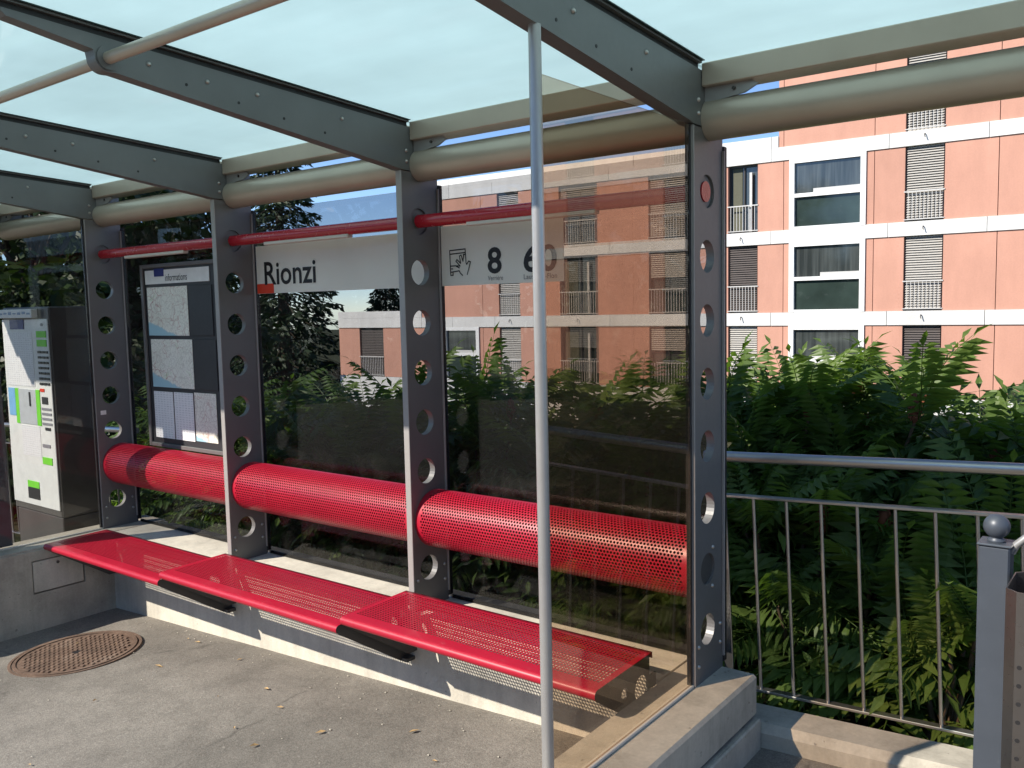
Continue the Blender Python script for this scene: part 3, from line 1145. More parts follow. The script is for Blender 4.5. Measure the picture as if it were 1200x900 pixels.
for x0, x1, z0, z1 in ((-3.755, -3.50, -.577, -.244), (-3.735, -3.48, -.935, -.602)):
    b = MB()
    b.box(x0, x1, .1215, .1272, z0, z1, .002)
    G(b, "blank_tile", M['board_dark'], ib, bo)

# ------------------------------------------------------------------ ticket machine
TX0, TX1, TY = -5.70, -4.95, -.240
to = ((TX0 + TX1) / 2, TY + .15, gz(-5.3))
tm = thing("ticket_machine", "tall dark ticket machine with white front and lime green labels beyond the left end glass", "ticket machine", to)
b = MB()
b.box(TX0, TX1, TY, TY + .34, -1.90, -.357, .010)
b.box(TX0 + .01, TX1 - .01, TY + .008, TY + .33, gz(-5.3) - .05, -1.9005, .006)
G(b, "cabinet", M['case_dark'], tm, to)
FX0, FX1, FZ0, FZ1 = -5.695, -4.962, -1.845, -.446
b = MB()
b.box(FX0, FX1, TY - .010, TY - .0005, FZ0, FZ1, .003)
fr = G(b, "front_panel", M['machine_white'], tm, to)
b = MB()
b.box(FX0 - .02, FX1 - .16, TY - .045, TY - .0005, -.436, -.372, .003)
hd = G(b, "header_sign", M['white_print'], tm, to)
b = MB()
for k in range(7):
    xx = FX0 + .05 + .075 * k
    b.box(xx, xx + .05, TY - .0468, TY - .0452, -.412 + .004 * (k % 2), -.398 + .004 * (k % 3))
b.build("header_print", M['header_ink'], hd)


def panel(u0, u1, v0, v1, mat, name, d=.004):
    b = MB()
    X0, X1 = FX0 + u0 * (FX1 - FX0), FX0 + u1 * (FX1 - FX0)
    Z1, Z0 = FZ1 + v0 * (FZ0 - FZ1), FZ1 + v1 * (FZ0 - FZ1)
    b.box(X0, X1, TY - .0105 - d, TY - .0103, Z0, Z1)
    b.build(name, M[mat], fr)


for a in ((.19, .50, .001, .052, 'navy', 'blue_tab'), (.76, .96, .062, .095, 'green_print', 'green_label'), (.76, .96, .107, .142, 'green_print', 'green_label'),
          (.05, .20, .37, .52, 'sky_print', 'blue_poster'), (.205, .28, .37, .56, 'green_print', 'screen_edge'), (.665, .745, .37, .56, 'green_print', 'screen_edge'),
          (.282, .663, .372, .558, 'screen_grey', 'screen'), (.76, .85, .362, .378, 'red_ink', 'red_label'), (.79, .91, .405, .442, 'dark_plastic', 'card_slot'),
          (.82, .93, .565, .58, 'dark_plastic', 'coin_slot'), (.72, .92, .725, .762, 'green_print', 'green_label'), (.35, .60, .868, .903, 'green_print', 'green_label'),
          (.35, .60, .905, .965, 'dark_plastic', 'ticket_tray'), (.74, .90, .655, .672, 'mid_grey', 'grey_label'), (.86, .90, .022, .036, 'mid_grey', 'grey_label')):
    panel(*a)
for k in range(7):
    v = .165 + k * .0275
    for j in range(3):
        panel(.77 + j * .075, .83 + j * .075, v, v + .012, 'dark_plastic', 'button', .006)
for k in range(4):
    v = .462 + k * .026
    panel(.77, .97, v, v + .012, 'mid_grey', 'grey_label')
b = MB()
b.box(FX0 + .30 * .733, FX0 + .70 * .733, TY - .0125, TY - .0103, FZ1 - .73 * 1.399, FZ1 - .565 * 1.399)
b.build("price_list", M['sheet'], fr)
b = MB()
b.box(FX0 + .05 * .733, FX0 + .66 * .733, TY - .0125, TY - .0103, FZ1 - .355 * 1.399, FZ1 - .07 * 1.399)
b.build("fare_table", M['sheet'], fr)
b = MB()
b.box(FX0 + .52 * .733, FX0 + .55 * .733, TY - .0185, TY - .0150, FZ1 - .46 * 1.399, FZ1 - .385 * 1.399)
b.build("slot", M['dark_plastic'], fr)

# ------------------------------------------------------------------ manhole cover
MC = (-3.770, -.755)
mz = gz(MC[0]) + .006
slope = math.atan(0.05)
mh = thing("manhole_cover", "round rusty cast iron manhole cover with a grid pattern set in the asphalt", "manhole cover", (MC[0], MC[1], mz))
mh.rotation_euler = (0, -slope, R(20))
mr = .345
b = MB()
b.tube([(0, 0, -.03), (0, 0, .0)], mr, 56, smooth=False)
b.build("plate", M['rust'], mh)
b = MB()
N = 56
for r0, r1, zz in ((mr + .006, mr + .022, .003), (mr - .020, mr - .004, .006)):
    ring = []
    for k in range(N):
        a = 2 * math.pi * k / N
        ring.append([(r * math.cos(a), r * math.sin(a), z) for r, z in ((r0, -.02), (r0, zz), (r1, zz), (r1, -.02))])
    v = [p for q in ring for p in q]
    f = []
    for k in range(N):
        for j in range(3):
            f.append((k * 4 + j, k * 4 + j + 1, ((k + 1) % N) * 4 + j + 1, ((k + 1) % N) * 4 + j))
    b.add(v, f)
b.build("rim", M['rust'], mh)
b = MB()
g = .036
for i in range(-10, 11):
    for j in range(-10, 11):
        x, y = i * g, j * g
        if math.hypot(x, y) > mr - .040 or (abs(i) + abs(j) == 0):
            continue
        b.box(x - g * .36, x + g * .36, y - g * .30, y + g * .30, -.001, .007 + .001 * random.random(), .002)
rb = b.build("raised_grid", M['rust'], mh)
b = MB()
b.tube([(0, 0, .0005), (0, 0, .004)], .026, 14)
b.build("lift_eye", M['black_rubber'], mh)

# ------------------------------------------------------------------ railing
RY = 0.42
rsl = math.atan(0.0457)
zt = 1.050
b = MB()
b.tube([(0, 0, .0185), (0, 0, zt - .1805)], .0075, 10)
bal = b.mesh("baluster", M['stainless'])
b = MB()
b.box(-.020, .020, -.006, .006, -.35, zt - .02, .002)
pstm = b.mesh("upright", M['stainless'])


def railing(x0, x1, k0, k1, ups, label):
    rl = thing("metal_railing", label, "railing", (0, RY, -2.16), 0, "stainless steel railings")
    rl.rotation_euler = (0, -rsl, 0)
    b = MB()
    b.tube([(x0 - .05, 0, zt), (x1, 0, zt)], .0235, 18)
    b.build("handrail", M['stainless'], rl)
    b = MB()
    b.box(x0, x1, -.020, .020, zt - .180, zt - .168, .002)
    b.build("upper_bar", M['stainless'], rl)
    b = MB()
    b.box(x0, x1, -.020, .020, .006, .018, .002)
    b.build("lower_bar", M['stainless'], rl)
    for k in range(k0, k1):
        xx = -0.087 + .1466 * k
        if k in ups:
            link("upright", pstm, rl, (xx, 0, 0))
        else:
            link("baluster", bal, rl, (xx, 0, 0))


railing(-.11, 6, 0, 42, (0, 14, 28, 41), "stainless steel railing with thin vertical bars right of the last shelter post")
railing(-9.5, -5.0, -64, -33, (-64, -50, -34), "stainless steel railing glimpsed behind the ticket machine")

# ------------------------------------------------------------------ bollard post with a ball, and litter bin
bp = (1.072, -.320)
bz = gz(bp[0])
bd = thing("ball_post", "blue grey square steel post topped with a round ball by the right edge", "bollard", (bp[0], bp[1], bz))
ht = -1.162 - bz
b = MB()
b.box(-.0415, .0415, -.0415, .0415, -.05, ht, .005)
b.build("shaft", M['post_blue'], bd)
b = MB()
b.box(-.046, .046, -.046, .046, ht + .0003, ht + .008, .003)
b.build("cap_plate", M['post_blue'], bd)
b = MB()
b.tube([(0, 0, ht + .0085), (0, 0, ht + .014), (0, 0, ht + .024)], [.024, .026, .012], 18)
b.sphere((0, 0, ht + .054), .0365, 28, 18)
b.build("ball", M['post_blue'], bd)
b = MB()
b.tube([(.040, 0, ht - .02), (.052, 0, ht + .005), (.075, 0, ht + .028), (.13, 0, ht + .060), (.28, 0, ht + .085), (.62, 0, ht + .090)], .011, 10)
b.build("curved_bar", M['pole_steel'], bd)
bn = (1.265, -.42)
nz = gz(bn[0])
lb = thing("litter_bin", "brushed stainless litter bin with small holes behind the ball post", "litter bin", (bn[0], bn[1], nz))
topz = -1.235 - nz
w, d, c = .140, .115, .030
oc = [(-w + c, -d), (w - c, -d), (w, -d + c), (w, d - c), (w - c, d), (-w + c, d), (-w, d - c), (-w, -d + c)]
wt = .0035
inn = [(x * (1 - wt / w), y * (1 - wt / d)) for x, y in oc]
b = MB()
b.plate(oc, [inn], .30, topz, 'z')
b.plate(oc, [], .29, .2998, 'z')
b.build("body", M['bin_steel'], lb)
b = MB()
b.tube([(0, .06, -.05), (0, .06, .2895)], .03, 14)
b.build("leg", M['stainless'], lb)
b = MB()
for k in range(11):
    for j in range(2):
        xx = -w + c + .012 + .03 * j
        zz = topz - .21 - .052 * k
        b.tube([(xx, -d + .001, zz), (xx, -d - .0006, zz)], .0065, 10, smooth=False)
        if j == 0:
            b.tube([(-w + .001, -d + c + .02, zz), (-w - .0006, -d + c + .02, zz)], .0065, 10, smooth=False)
b.build("drain_hole", M['black_rubber'], lb)["kind"] = "stuff"

# ------------------------------------------------------------------ apartment building beyond the hedge
FO = (-13.101, 29.813, 0.0)
ab = thing("apartment_building", "salmon apartment building with white floor bands and tall shuttered windows beyond the hedge", "building", FO, R(2.1))
Z_F = [(-3.95, -1.38), (-.88, 1.75), (2.24, 4.85), (5.35, 8.00), (8.50, 11.10)]
BANDS = [(-1.38, -.88), (1.75, 2.24), (4.85, 5.35), (8.0, 8.5), (11.1, 11.7)]
S_A, S_B, S_STEP, S_END = -22.0, -16.0, 2.13, 44.0


def AP(b, name, mat, parent=None):
    return b.build(name, M[mat], parent or ab, fix=False)


# cores
for s0, s1, z1 in ((S_A, S_B, -.60), (S_B, S_STEP, 5.70), (S_STEP, S_END, 11.6)):
    b = MB()
    b.box(s0 + .05, s1 - .02, .42, 13.0, -6.0, z1)
    AP(b, "wall_core", 'core')
b = MB()
b.box(S_A, S_END, -.05, .41, -6.0, -3.96)
AP(b, "base_wall", 'band_white')
WIN = {}          # column: (s0, s1, kind)
cols = [(-20.45, -18.72, 'win'), (-14.60, -12.37, 'pic'), (-11.17, -9.95, 'win'), (-7.76, -5.80, 'win'), (-3.35, -1.70, 'win'), (.12, 1.32, 'win'), (2.55, 5.31, 'stair'),
        (6.60, 7.87, 'win'), (14.4, 15.65, 'win'), (17.2, 19.2, 'win'), (21.0, 22.25, 'win'), (24.2, 27.0, 'stair'), (28.2, 29.5, 'win'),
        (33.0, 34.6, 'win'), (37.5, 39.0, 'win')]
joints = [2.32, 5.58, -12.14, -9.0, 9.5, 12.0, 16.4, 20.1, 23.3, 31.0, 36.0, 41.0, -17.2]


def zmax(s):
    if s in (2.55, 24.2):
        return 3
    return 1 if s < S_B else (3 if s < S_STEP else 5)


slat_cache = {}


def blind(wd, z0, z1, mat):
    key = (round(wd, 2), round(z1 - z0, 2), mat)
    if key not in slat_cache:
        b = MB()
        nsl = int((z1 - z0) / .085)
        for k in range(nsl):
            z = (z1 - z0) - .045 - k * .085
            v = [(.05, .0, z + .030), (wd - .05, .0, z + .030), (wd - .05, -.055, z - .030), (.05, -.055, z - .030)]
            v += [(x, y + .004, zz + .006) for x, y, zz in v]
            b.add(v, [(0, 1, 2, 3), (7, 6, 5, 4), (0, 4, 5, 1), (2, 6, 7, 3)])
        slat_cache[key] = b.mesh("blind", M[mat])
    return slat_cache[key]


rail_cache = {}


def balc(wd):
    key = round(wd, 2)
    if key not in rail_cache:
        b = MB()
        b.box(-.02, wd + .02, -.03, .0, 1.02, 1.06)
        b.box(-.02, wd + .02, -.025, -.005, .06, .09)
        nb = int(wd / .12)
        for k in range(1, nb):
            x = wd * k / nb
            b.box(x - .009, x + .009, -.022, -.006, .09, 1.02)
        rail_cache[key] = b.mesh("balcony_rail", M['rail_white'])
    return rail_cache[key]


BL = {(.12, 0): ('blind_light', 0.0), (.12, 1): ('blind_dark', 0.0), (.12, 2): None, (6.60, 0): ('blind_dark', 0.0), (6.60, 1): ('blind_light', 0.0),
      (6.60, 2): ('blind_light', 0.0), (6.60, 3): ('blind_light', 0.0), (-20.45, 0): ('blind_dark', 0.0), (-11.17, 0): ('blind_light', .0),
      (-11.17, 1): ('blind_light', .0), (-11.17, 2): ('blind_light', .0), (-7.76, 0): None, (-7.76, 1): None}
rb_ = random.Random(3)
for s0, s1, kind in cols:
    for fl in range(zmax(s0)):
        z0, z1 = Z_F[fl]
        wd = s1 - s0
        if kind == 'pic' and fl > 0:
            continue
        if kind in ('stair', 'pic'):
            b = MB()
            fw = .19
            zz0, zz1 = z0 - .004, z1 + .004
            b.box(s0, s0 + fw, -.065, .30, zz0, zz1)
            b.box(s1 - fw, s1, -.065, .30, zz0, zz1)
            m0 = z0 + (z1 - z0) * .48
            b.box(s0 + fw, s1 - fw, -.055, .30, z0, z0 + .10)
            b.box(s0 + fw, s1 - fw, -.055, .30, z1 - .16, z1)
            b.box(s0 + fw, s1 - fw, -.055, .30, m0 - .07, m0 + .07)
            w_ = AP(b, "stair_window", 'win_white')
            for low, a0, a1 in ((True, z0 + .10, m0 - .07), (False, m0 + .07, z1 - .16)):
                b = MB()
                b.box(s0 + fw, s1 - fw, .06, .10, a0, a1)
                AP(b, "pane", 'pane_low' if low else 'pane', w_)
                if not low:
                    b = MB()
                    b.box(s0 + fw + wd * (.25 + .1 * (fl % 2)), s1 - fw, .0, .03, a0, a0 + .15)
                    AP(b, "sill_strip", 'rail_white', w_)
            continue
        b = MB()
        ft_ = .07
        b.box(s0, s0 + ft_, .16, .34, z0, z1)
        b.box(s1 - ft_, s1, .16, .34, z0, z1)
        b.box(s0 + ft_, s1 - ft_, .16, .34, z1 - ft_, z1)
        b.box(s0 + ft_, s1 - ft_, .16, .34, z0, z0 + ft_)
        b.box(s0 + wd * .5 - .03, s0 + wd * .5 + .03, .17, .34, z0 + ft_, z1 - ft_)
        w_ = AP(b, "window", 'win_dark')
        b = MB()
        b.box(s0 + ft_, s0 + wd * .5 - .03, .25, .28, z0 + ft_, z1 - ft_)
        b.box(s0 + wd * .5 + .03, s1 - ft_, .25, .28, z0 + ft_, z1 - ft_)
        AP(b, "pane", 'pane', w_)
        key = (s0, fl)
        bl = BL[key] if key in BL else (('blind_light' if rb_.random() < .6 else 'blind_dark'), rb_.choice([0, 0, 0, .9, 1.5]))
        if bl:
            zb = z0 + bl[1]
            link("blind", blind(wd, zb, z1, bl[0]), w_, (s0, .13, zb))
        else:
            b = MB()
            b.box(s0 + .12, s0 + wd * .42, .225, .245, z0 + .1, z1 - .08)
            AP(b, "curtain", 'curtain', w_)
            b = MB()
            b.box(s0 + wd * .70, s0 + wd * .70 + .10, .08, .16, z0 + .05, z1 - .30)
            AP(b, "casement_edge", 'rail_white', w_)
        link("balcony_rail", balc(wd), w_, (s0, .0, z0))

# orange panels between the openings, a shadow gap at every joint
for fl, (z0, z1) in enumerate(Z_F):
    lo = S_A if fl == 0 else (S_B if fl < 3 else S_STEP)
    if fl == 0:
        cuts = [(S_A, S_END)]
    else:
        cuts = [(lo, S_END)]
    op = sorted((a, c_) for a, c_, k in cols if fl < zmax(a) and not (k == 'pic' and fl > 0))
    pos = lo
    runs = []
    for a, c_ in op:
        if a > pos:
            runs.append((pos, a))
        pos = max(pos, c_)
    runs.append((pos, S_END))
    for a, c_ in runs:
        pts = [a] + sorted(j for j in joints if a + .05 < j < c_ - .05) + [c_]
        for p, q in zip(pts[:-1], pts[1:]):
            b = MB()
            b.box(p + (.012 if p != a else 0), q - (.012 if q != c_ else 0), -.0, .405, z0 + .004, z1 - .004)
            AP(b, "facade_panel", 'terracotta')
# white fascia bands
BJ = [-16.0, -14.0, -11.4, -8.6, -5.2, -1.6, 1.85, 6.07, 9.2, 12.4, 15.8, 20.0, 24.0, 28.0, 32.0, 36.0, 40.0]
for k, (z0, z1) in enumerate(BANDS):
    lo = S_A if k == 0 else (S_B if k < 3 else S_STEP)
    pts = [lo] + [j for j in BJ if j > lo + .2] + [S_END]
    for p, q in zip(pts[:-1], pts[1:]):
        b = MB()
        b.box(p + .010, q - .010, -.05, .41, z0, z1)
        AP(b, "fascia", 'band_white')
for s0, s1, z0, z1 in ((S_A, S_B, -.874, -.53), (S_B, -14.0, 5.356, 5.77), (-14.0, -9.0, 5.356, 5.77), (-9.0, -4.0, 5.356, 5.77), (-4.0, 1.85, 5.356, 5.77), (1.85, S_STEP, 5.356, 5.77)):
    b = MB()
    b.box(s0 + .010, s1 - .010, -.04, .42, z0, z1)
    AP(b, "parapet", 'band_white')
b = MB()
b.tube([(0, -.055, 0), (0, -.12, .01), (0, -.16, -.06), (.02, -.17, -.12)], .018, 6)
hk = b.mesh("drip_hook", M['win_dark'])
for s, z in ((7.24, 5.2), (7.24, 2.05), (.67, 2.05), (7.22, -1.03), (.69, -1.04), (-10.5, -1.05), (-6.8, -1.05)):
    link("drip_hook", hk, ab, (s, 0, z))


# ------------------------------------------------------------------ vegetation
def leaflet(b, base, d, side, nrm, L, W, fold=0.25):
    base, d, side, nrm = Vector(base), d.normalized(), side.normalized(), nrm.normalized()
    m = base + d * L * .42
    tip = base + d * L - nrm * L * .16
    l = m + side * W + nrm * W * fold
    r = m - side * W + nrm * W * fold
    b.add([base, l, m, r, tip], [(0, 1, 2), (0, 2, 3), (1, 4, 2), (2, 4, 3)], False)


def frond_mesh(seed, L=.50, pairs=11, droop=.5):
    rr = random.Random(seed)
    b = MB()
    pts = []
    for k in range(9):
        t = k / 8
        pts.append(Vector((L * t * (1 - .12 * droop * t), 0.02 * math.sin(3 * t + seed), L * (.16 * t - droop * .55 * t * t))))
    b.tube(pts, [.0042 * (1 - .75 * k / 8) for k in range(9)], 4, cap=False)

    def at(t):
        x = t * 8
        i = min(int(x), 7)
        return pts[i].lerp(pts[i + 1], x - i), (pts[i + 1] - pts[i]).normalized()
    for k in range(pairs):
        t = .14 + .84 * k / pairs
        p, d = at(t)
        env = math.sin(math.pi * min(1, .22 + .74 * t)) ** .7
        LL = .125 * (L / .5) * (.55 + .6 * env) * rr.uniform(.9, 1.1)
        for sgn in (1, -1):
            side = Vector((0, sgn, 0))
            dr = (d * rr.uniform(.35, .55) + side - Vector((0, 0, rr.uniform(.15, .5)))).normalized()
            nr = Vector((0, 0, 1))
            nr = (nr - dr * nr.dot(dr)).normalized()
            leaflet(b, p, dr, dr.cross(nr), nr, LL, LL * .155)
    p, d = at(1.0)
    nr = Vector((0, 0, 1))
    nr = (nr - d * nr.dot(d)).normalized()
    leaflet(b, p, d, d.cross(nr), nr, .10 * L / .5, .016 * L / .5)
    return b


FR = [frond_mesh(s, .50, 11, dr).mesh("frond", M['leaf_sumac']) for s, dr in ((1, .25), (2, .6), (3, .95), (4, 1.3))]


def frond_matrix(pos, az, pitch, scale, roll):
    return Matrix.Translation(pos) @ Matrix.Rotation(az, 4, 'Z') @ Matrix.Rotation(-pitch, 4, 'Y') @ Matrix.Rotation(roll, 4, 'X') @ Matrix.Scale(scale, 4)


fruit_b = MB()
fruit_b.tube([(0, 0, 0), (0, 0, .03), (0, 0, .09), (0, 0, .15), (0, 0, .19)], [.008, .026, .032, .022, .004], 8)
for k in range(60):
    a = rng.uniform(0, 6.28)
    z = rng.uniform(.01, .17)
    r = .030 * math.sin(math.pi * (z + .02) / .21) + .006
    fruit_b.sphere((r * math.cos(a), r * math.sin(a), z), .007, 5, 3)
FRUIT = fruit_b.mesh("fruit_cone", M['fruit'])


def sumac(x, y, top, label, seed, nstem=5, spread=.55, per=11, fruit=1):
    rr = random.Random(seed)
    zb = hill_z(x, y) - .05
    t = thing("sumac_shrub", label, "shrub", (x, y, zb), 0, "sumac shrubs behind the railing")
    H = top - zb
    b = MB()
    tips = []
    for s in range(nstem):
        a = 2 * math.pi * s / nstem + rr.uniform(-.5, .5)
        rad = spread * rr.uniform(.35, 1.0)
        hh = H * rr.uniform(.62, 1.0) if s else H
        ex, ey = rad * math.cos(a), rad * math.sin(a)
        pts = [Vector((ex * q ** 1.3, ey * q ** 1.3, hh * q)) + Vector((rr.uniform(-.03, .03), rr.uniform(-.03, .03), 0)) * (q > 0) for q in (0, .25, .5, .75, .92)]
        b.tube(pts, [.022, .018, .015, .012, .008], 6)
        tips.append((pts, hh))
    b.build("stem", M['stem'], t, fix=False)
    for pts, hh in tips:
        for j in range(per):
            q = 1 - (j / per) * .80 if j > 3 else .92 + .0 * j
            x_ = min(q, .9199) / .92 * 4
            i = min(int(x_), 3)
            p = pts[i].lerp(pts[i + 1], x_ - i)
            az = j * 2.4 + rr.uniform(-.4, .4)
            topw = j <= 3
            pitch = R(rr.uniform(35, 75)) if topw else R(rr.uniform(0, 40))
            sc = rr.uniform(.85, 1.25) * (0.95 if topw else 1.2)
            o = link("frond", FR[rr.choice((0, 1, 1)) if topw else rr.choice((1, 2, 2, 3))], t)
            o.matrix_local = frond_matrix(p, az, pitch, sc, R(rr.uniform(-25, 25)))
    for k in range(fruit):
        pts, hh = tips[k % len(tips)]
        o = link("fruit_cone", FRUIT, t)
        o.location = pts[-1] + Vector((0, 0, .0))
        o.scale = (rr.uniform(.8, 1.1),) * 3
    return t


SUM = [  # x, y, top, label
    (-0.62, 1.75, -.98, "sumac shrub right beside the rightmost shelter post"),
    (-0.36, 1.60, -.95, "sumac shrub in front of the left white frame of the stair window"),
    (-0.10, 1.90, -.87, "tallest sumac shrub, reaching in front of the white stair window"),
    (0.12, 1.70, -.93, "sumac shrub below the orange strip right of the stair window"),
    (0.30, 1.95, -1.48, "sumac shrub dipping lowest, below the dark lower window blind"),
    (0.52, 1.75, -1.28, "sumac shrub right of the dark lower window blind"),
    (0.75, 1.85, -1.20, "sumac shrub with bright fronds above the ball post"),
    (1.02, 1.90, -1.16, "rightmost sumac shrub at the edge of the picture"),
    (-0.50, 2.65, -1.02, "back row sumac shrub below the left window column"),
    (-0.02, 2.75, -1.00, "back row sumac shrub below the stair window"),
    (0.72, 2.75, -1.22, "back row sumac shrub in front of the bare salmon wall"),
    (-0.08, 1.08, -1.48, "low shaded sumac shrub behind the first railing bars by the shelter"),
    (0.28, 1.15, -1.52, "low shaded sumac shrub behind the middle bars of the right railing"),
    (0.60, 1.08, -1.46, "low sumac shrub behind the railing just left of the ball post"),
    (-1.10, 1.80, -1.22, "sumac shrub behind the bronze end glass next to the rightmost post"),
    (-1.60, 1.70, -1.25, "sumac shrub behind the middle of the bronze end glass"),
    (-2.05, 1.90, -1.20, "sumac shrub behind the round front pole"),
    (-2.52, 1.75, -1.08, "bright sumac shrub behind the right glass bay under the number 8"),
    (-2.98, 1.90, -1.05, "sumac shrub behind the third post in the right glass bay"),
    (-3.55, 1.80, -1.02, "sumac shrub in front of the low salmon wing in the middle glass bay"),
    (-4.15, 1.90, -1.25, "sumac shrub behind the middle of the middle glass bay"),
    (-4.80, 1.75, -1.48, "low sumac shrub in the dark left half of the middle glass bay"),
    (-5.35, 1.90, -1.40, "sumac shrub behind the second post"),
    (-6.10, 1.80, -1.62, "sumac shrub behind the foot of the information board"),
    (-7.10, 1.70, -1.70, "leftmost sumac shrub behind the first post"),
]
for k, (x, y, tp, lb) in enumerate(SUM):
    low = y < 1.2
    sumac(x, y, tp, lb, 40 + k, 5 if low else 6, .34 if low else .46, 9 if low else 13, 2 if k in (1, 2, 3, 5) else 1)

# bright young shoots low down by the ball post
yt = sumac(0.74, .80, -1.80, "young bright green sumac shoots low by the ball post", 99, 4, .24, 7, 0)

# deep interior foliage of the hedge that nobody could count
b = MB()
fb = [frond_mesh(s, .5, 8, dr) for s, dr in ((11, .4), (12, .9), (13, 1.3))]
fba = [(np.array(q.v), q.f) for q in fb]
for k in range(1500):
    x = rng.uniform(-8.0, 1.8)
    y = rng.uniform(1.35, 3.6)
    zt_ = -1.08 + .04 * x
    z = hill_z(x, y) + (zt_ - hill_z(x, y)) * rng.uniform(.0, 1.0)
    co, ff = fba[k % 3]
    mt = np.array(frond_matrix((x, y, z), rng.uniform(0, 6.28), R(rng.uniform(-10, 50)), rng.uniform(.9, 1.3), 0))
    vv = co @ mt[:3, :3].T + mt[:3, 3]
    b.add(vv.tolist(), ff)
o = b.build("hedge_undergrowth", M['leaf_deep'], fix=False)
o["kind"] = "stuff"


def quad_leaves(b, pts, dirs, size, rr, asp=.5):
    for p, d in zip(pts, dirs):
        d = Vector(d)
        if d.length < 1e-4:
            d = Vector((0, 0, 1))
        d.normalize()
        a = Vector((rr.gauss(0, 1), rr.gauss(0, 1), rr.gauss(0, 1)))
        s = d.cross(a)
        if s.length < 1e-4:
            continue
        s.normalize()
        L = size * rr.uniform(.6, 1.35)
        p = Vector(p)
        b.add([p, p + d * L * .5 + s * L * asp * .5, p + d * L, p + d * L * .5 - s * L * asp * .5], [(0, 1, 2, 3)])


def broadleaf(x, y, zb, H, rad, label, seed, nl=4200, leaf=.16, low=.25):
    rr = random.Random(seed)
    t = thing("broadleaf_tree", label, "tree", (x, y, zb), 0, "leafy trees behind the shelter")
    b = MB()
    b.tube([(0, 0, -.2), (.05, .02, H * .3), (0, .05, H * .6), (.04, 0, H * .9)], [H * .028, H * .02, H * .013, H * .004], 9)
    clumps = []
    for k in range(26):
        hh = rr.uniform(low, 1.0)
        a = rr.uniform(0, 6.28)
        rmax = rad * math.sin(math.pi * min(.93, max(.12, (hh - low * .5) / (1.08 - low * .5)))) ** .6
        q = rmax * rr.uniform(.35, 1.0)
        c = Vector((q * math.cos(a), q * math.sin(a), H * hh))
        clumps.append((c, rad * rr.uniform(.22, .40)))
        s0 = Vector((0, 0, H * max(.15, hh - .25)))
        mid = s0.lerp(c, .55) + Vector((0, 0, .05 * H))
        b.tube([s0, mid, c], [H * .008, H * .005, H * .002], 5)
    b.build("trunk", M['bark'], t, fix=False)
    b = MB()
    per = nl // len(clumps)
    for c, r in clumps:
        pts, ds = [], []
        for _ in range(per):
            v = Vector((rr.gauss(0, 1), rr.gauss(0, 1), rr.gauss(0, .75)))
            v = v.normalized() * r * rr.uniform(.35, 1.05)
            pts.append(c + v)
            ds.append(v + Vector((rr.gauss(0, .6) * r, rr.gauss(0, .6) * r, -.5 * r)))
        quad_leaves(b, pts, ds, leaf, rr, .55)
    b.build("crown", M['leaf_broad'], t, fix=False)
    return t


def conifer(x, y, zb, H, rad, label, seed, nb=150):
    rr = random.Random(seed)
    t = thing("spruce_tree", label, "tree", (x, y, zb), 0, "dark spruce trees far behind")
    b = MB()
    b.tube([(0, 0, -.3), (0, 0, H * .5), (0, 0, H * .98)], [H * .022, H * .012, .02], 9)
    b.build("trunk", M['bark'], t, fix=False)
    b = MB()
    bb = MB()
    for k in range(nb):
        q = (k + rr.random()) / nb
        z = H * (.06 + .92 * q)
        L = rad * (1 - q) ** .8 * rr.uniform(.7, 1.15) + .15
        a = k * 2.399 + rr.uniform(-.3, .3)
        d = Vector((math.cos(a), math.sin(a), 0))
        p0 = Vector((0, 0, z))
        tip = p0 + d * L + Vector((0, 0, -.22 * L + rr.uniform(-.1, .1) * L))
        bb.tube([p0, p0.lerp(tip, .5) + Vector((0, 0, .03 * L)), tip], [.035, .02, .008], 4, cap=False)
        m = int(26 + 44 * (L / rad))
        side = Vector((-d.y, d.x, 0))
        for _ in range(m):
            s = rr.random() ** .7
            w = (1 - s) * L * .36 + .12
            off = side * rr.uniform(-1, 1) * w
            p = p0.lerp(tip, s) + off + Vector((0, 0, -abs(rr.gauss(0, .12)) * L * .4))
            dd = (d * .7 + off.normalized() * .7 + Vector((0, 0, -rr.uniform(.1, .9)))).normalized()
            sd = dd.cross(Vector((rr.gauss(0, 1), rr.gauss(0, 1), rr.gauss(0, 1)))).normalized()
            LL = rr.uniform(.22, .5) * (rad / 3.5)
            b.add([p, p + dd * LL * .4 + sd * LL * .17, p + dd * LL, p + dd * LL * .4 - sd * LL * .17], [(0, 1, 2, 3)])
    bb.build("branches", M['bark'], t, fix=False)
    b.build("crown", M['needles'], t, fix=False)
    return t


def ray(px, py, depth):
    d = fwd * 1.0 + rgt * ((px - 600) / 1027.04) - upv * ((py - 450) / 1027.04)
    return Vector((1.4937, -3.2111, -.4293)) + d * depth


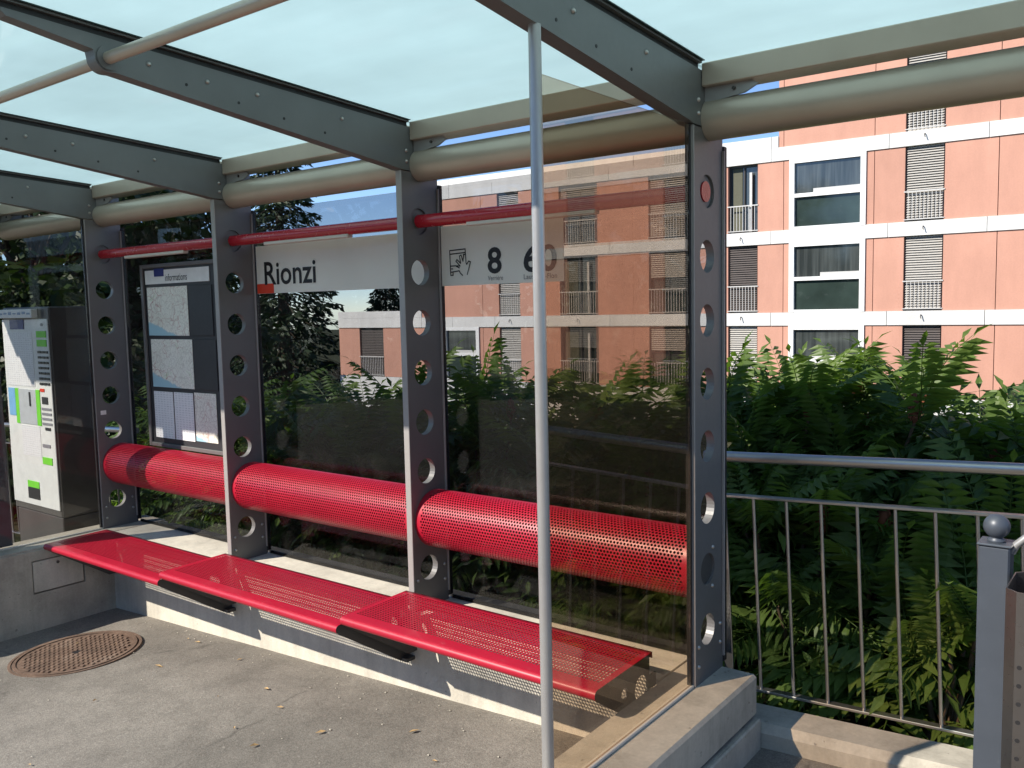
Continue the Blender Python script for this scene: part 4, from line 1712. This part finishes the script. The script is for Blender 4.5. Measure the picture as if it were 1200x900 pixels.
# ground positions of the far trees
for k, (x, y, H, rad, lb) in enumerate((
        (-39.5, 28.8, 20.0, 4.4, "big dark spruce left of the far salmon wing"),
        (-39.6, 37.0, 9.4, 2.6, "smaller spruce peeping over the far white parapet"),
        (-45.0, 24.5, 21.0, 4.8, "dark spruce standing far left behind the information board"))):
    conifer(x, y, hill_z(x, y) - .3, H, rad, lb, 300 + k, 230)
for k, (x, y, H, rad, nl, lf, lb) in enumerate((
        (-15.9, 6.4, 9.6, 2.1, 7500, .24, "dense leafy tree behind the information board with sky gaps"),
        (-12.8, 3.2, 6.6, 2.5, 6500, .22, "leafy tree with sunlit sprays above the ticket machine"),
        (-17.5, 5.0, 10.5, 3.6, 8000, .28, "tall dark leafy tree at the far left edge"),
        (-22.5, 12.0, 6.0, 2.0, 6000, .30, "round leafy tree low behind the middle glass bay"),
        (-11.6, 2.2, 3.3, 1.5, 5200, .15, "low leafy tree beside the ticket machine"))):
    broadleaf(x, y, hill_z(x, y) - .2, H, rad, lb, 500 + k, nl, lf, .12)

# unseen tree row added behind the viewer to darken reflections in the glass
b = MB()
rr = random.Random(9)
for k in range(44):
    x = -46 + k * 1.9 + rr.uniform(-1, 1)
    y = -25 + rr.uniform(-1.5, 1.5)
    H = rr.uniform(6.5, 9)
    zb = gz(max(-30, min(30, x)))
    pts, ds = [], []
    for _ in range(520):
        v = Vector((rr.gauss(0, 1), rr.gauss(0, 1), rr.gauss(0, 1))).normalized() * rr.uniform(.8, 1.0)
        pts.append(Vector((x + v.x * 2.2, y + v.y * 1.8, zb + H * .5 + v.z * H * .5)))
        ds.append(v + Vector((0, 0, -.5)))
    quad_leaves(b, pts, ds, .6, rr, .7)
o = b.build("added_reflection_trees", M['leaf_broad'], fix=False)
o["kind"] = "stuff"

# far wood closing the view behind the trees
b = MB()
rr = random.Random(5)
for k in range(46):
    x = -78 + k * .95 + rr.uniform(-1, 1)
    y = 34 + rr.uniform(-5, 7) - .25 * (k - 20) * (k < 20)
    if x > 1.5 - (y + 3.2) * 1.25 - 2.5:
        continue
    H = rr.uniform(4, 6.5)
    zb = hill_z(x, y)
    pts, ds = [], []
    for _ in range(420):
        v = Vector((rr.gauss(0, 1), rr.gauss(0, 1), rr.gauss(0, 1))).normalized()
        pts.append(Vector((x + v.x * 2.4, y + v.y * 2.4, zb + H * .55 + v.z * H * .55)))
        ds.append(v + Vector((0, 0, -.5)))
    quad_leaves(b, pts, ds, .55, rr, .6)
o = b.build("far_wood", M['leaf_broad'], fix=False)
o["kind"] = "stuff"

# ------------------------------------------------------------------ dry leaves on the asphalt
lm = []
for s in range(3):
    b = MB()
    L = .016 + .005 * s
    b.add([(-L, 0, .002), (-.2 * L, L * .42, .006), (L, 0, .003), (-.2 * L, -L * .42, .007), (0, 0, .001)],
          [(0, 1, 4), (1, 2, 4), (2, 3, 4), (3, 0, 4)])
    lm.append(b.mesh("fallen_leaf", M['dryleaf']))
rr = random.Random(12)
spots = [(-3.35, -.28), (-3.22, -.30), (-3.05, -.62), (-2.35, -.72), (-2.2, -.55), (-1.95, -.62), (-2.0, -.85), (-1.75, -.95), (-1.62, -.72), (-2.9, -1.05), (-2.7, -.35),
         (-1.2, -.5), (-.9, -.62), (-3.65, -.55), (-3.9, -.7), (-1.5, -1.5), (-2.45, -1.6), (-2.2, -.95), (-3.0, -.2), (-1.05, -1.0), (.55, -.2), (.75, .05), (-1.4, -.35), (-2.6, -.8)]
for k, (x, y) in enumerate(spots[:17]):
    x += rr.uniform(-.04, .04)
    y += rr.uniform(-.04, .04)
    o = link("fallen_leaf", lm[k % 3], None, (x, y, gz(x) + .006))
    o.rotation_euler = (rr.uniform(-.2, .2), rr.uniform(-.2, .2), rr.uniform(0, 6.28))
    o.scale = (rr.uniform(.6, 1.2),) * 3
    tag(o, "small dry yellow leaf lying on the grey asphalt", "leaf", "dry leaves on the asphalt")

# small pale grit and crumbs scattered on the asphalt
b = MB()
for k in range(190):
    x, y = rr.uniform(-4.4, 1.0), rr.uniform(-2.4, -.16)
    if x > -.2 and y > -1.6:
        continue
    if k % 3 == 0:
        y = -.14 - abs(rr.gauss(0, .12))
    r = rr.uniform(.002, .006) * (1.5 if k % 11 == 0 else 1)
    z = gz(x) + .004
    a = rr.uniform(0, 6.28)
    p = [(x + r * math.cos(a + q) * rr.uniform(.7, 1.3), y + r * math.sin(a + q), z) for q in (0, 1.6, 3.1, 4.7)]
    b.add(p + [(x, y, z + r * .7)], [(0, 1, 4), (1, 2, 4), (2, 3, 4), (3, 0, 4)])
o = b.build("grit", M['concrete_grey'], fix=False)
o["kind"] = "stuff"
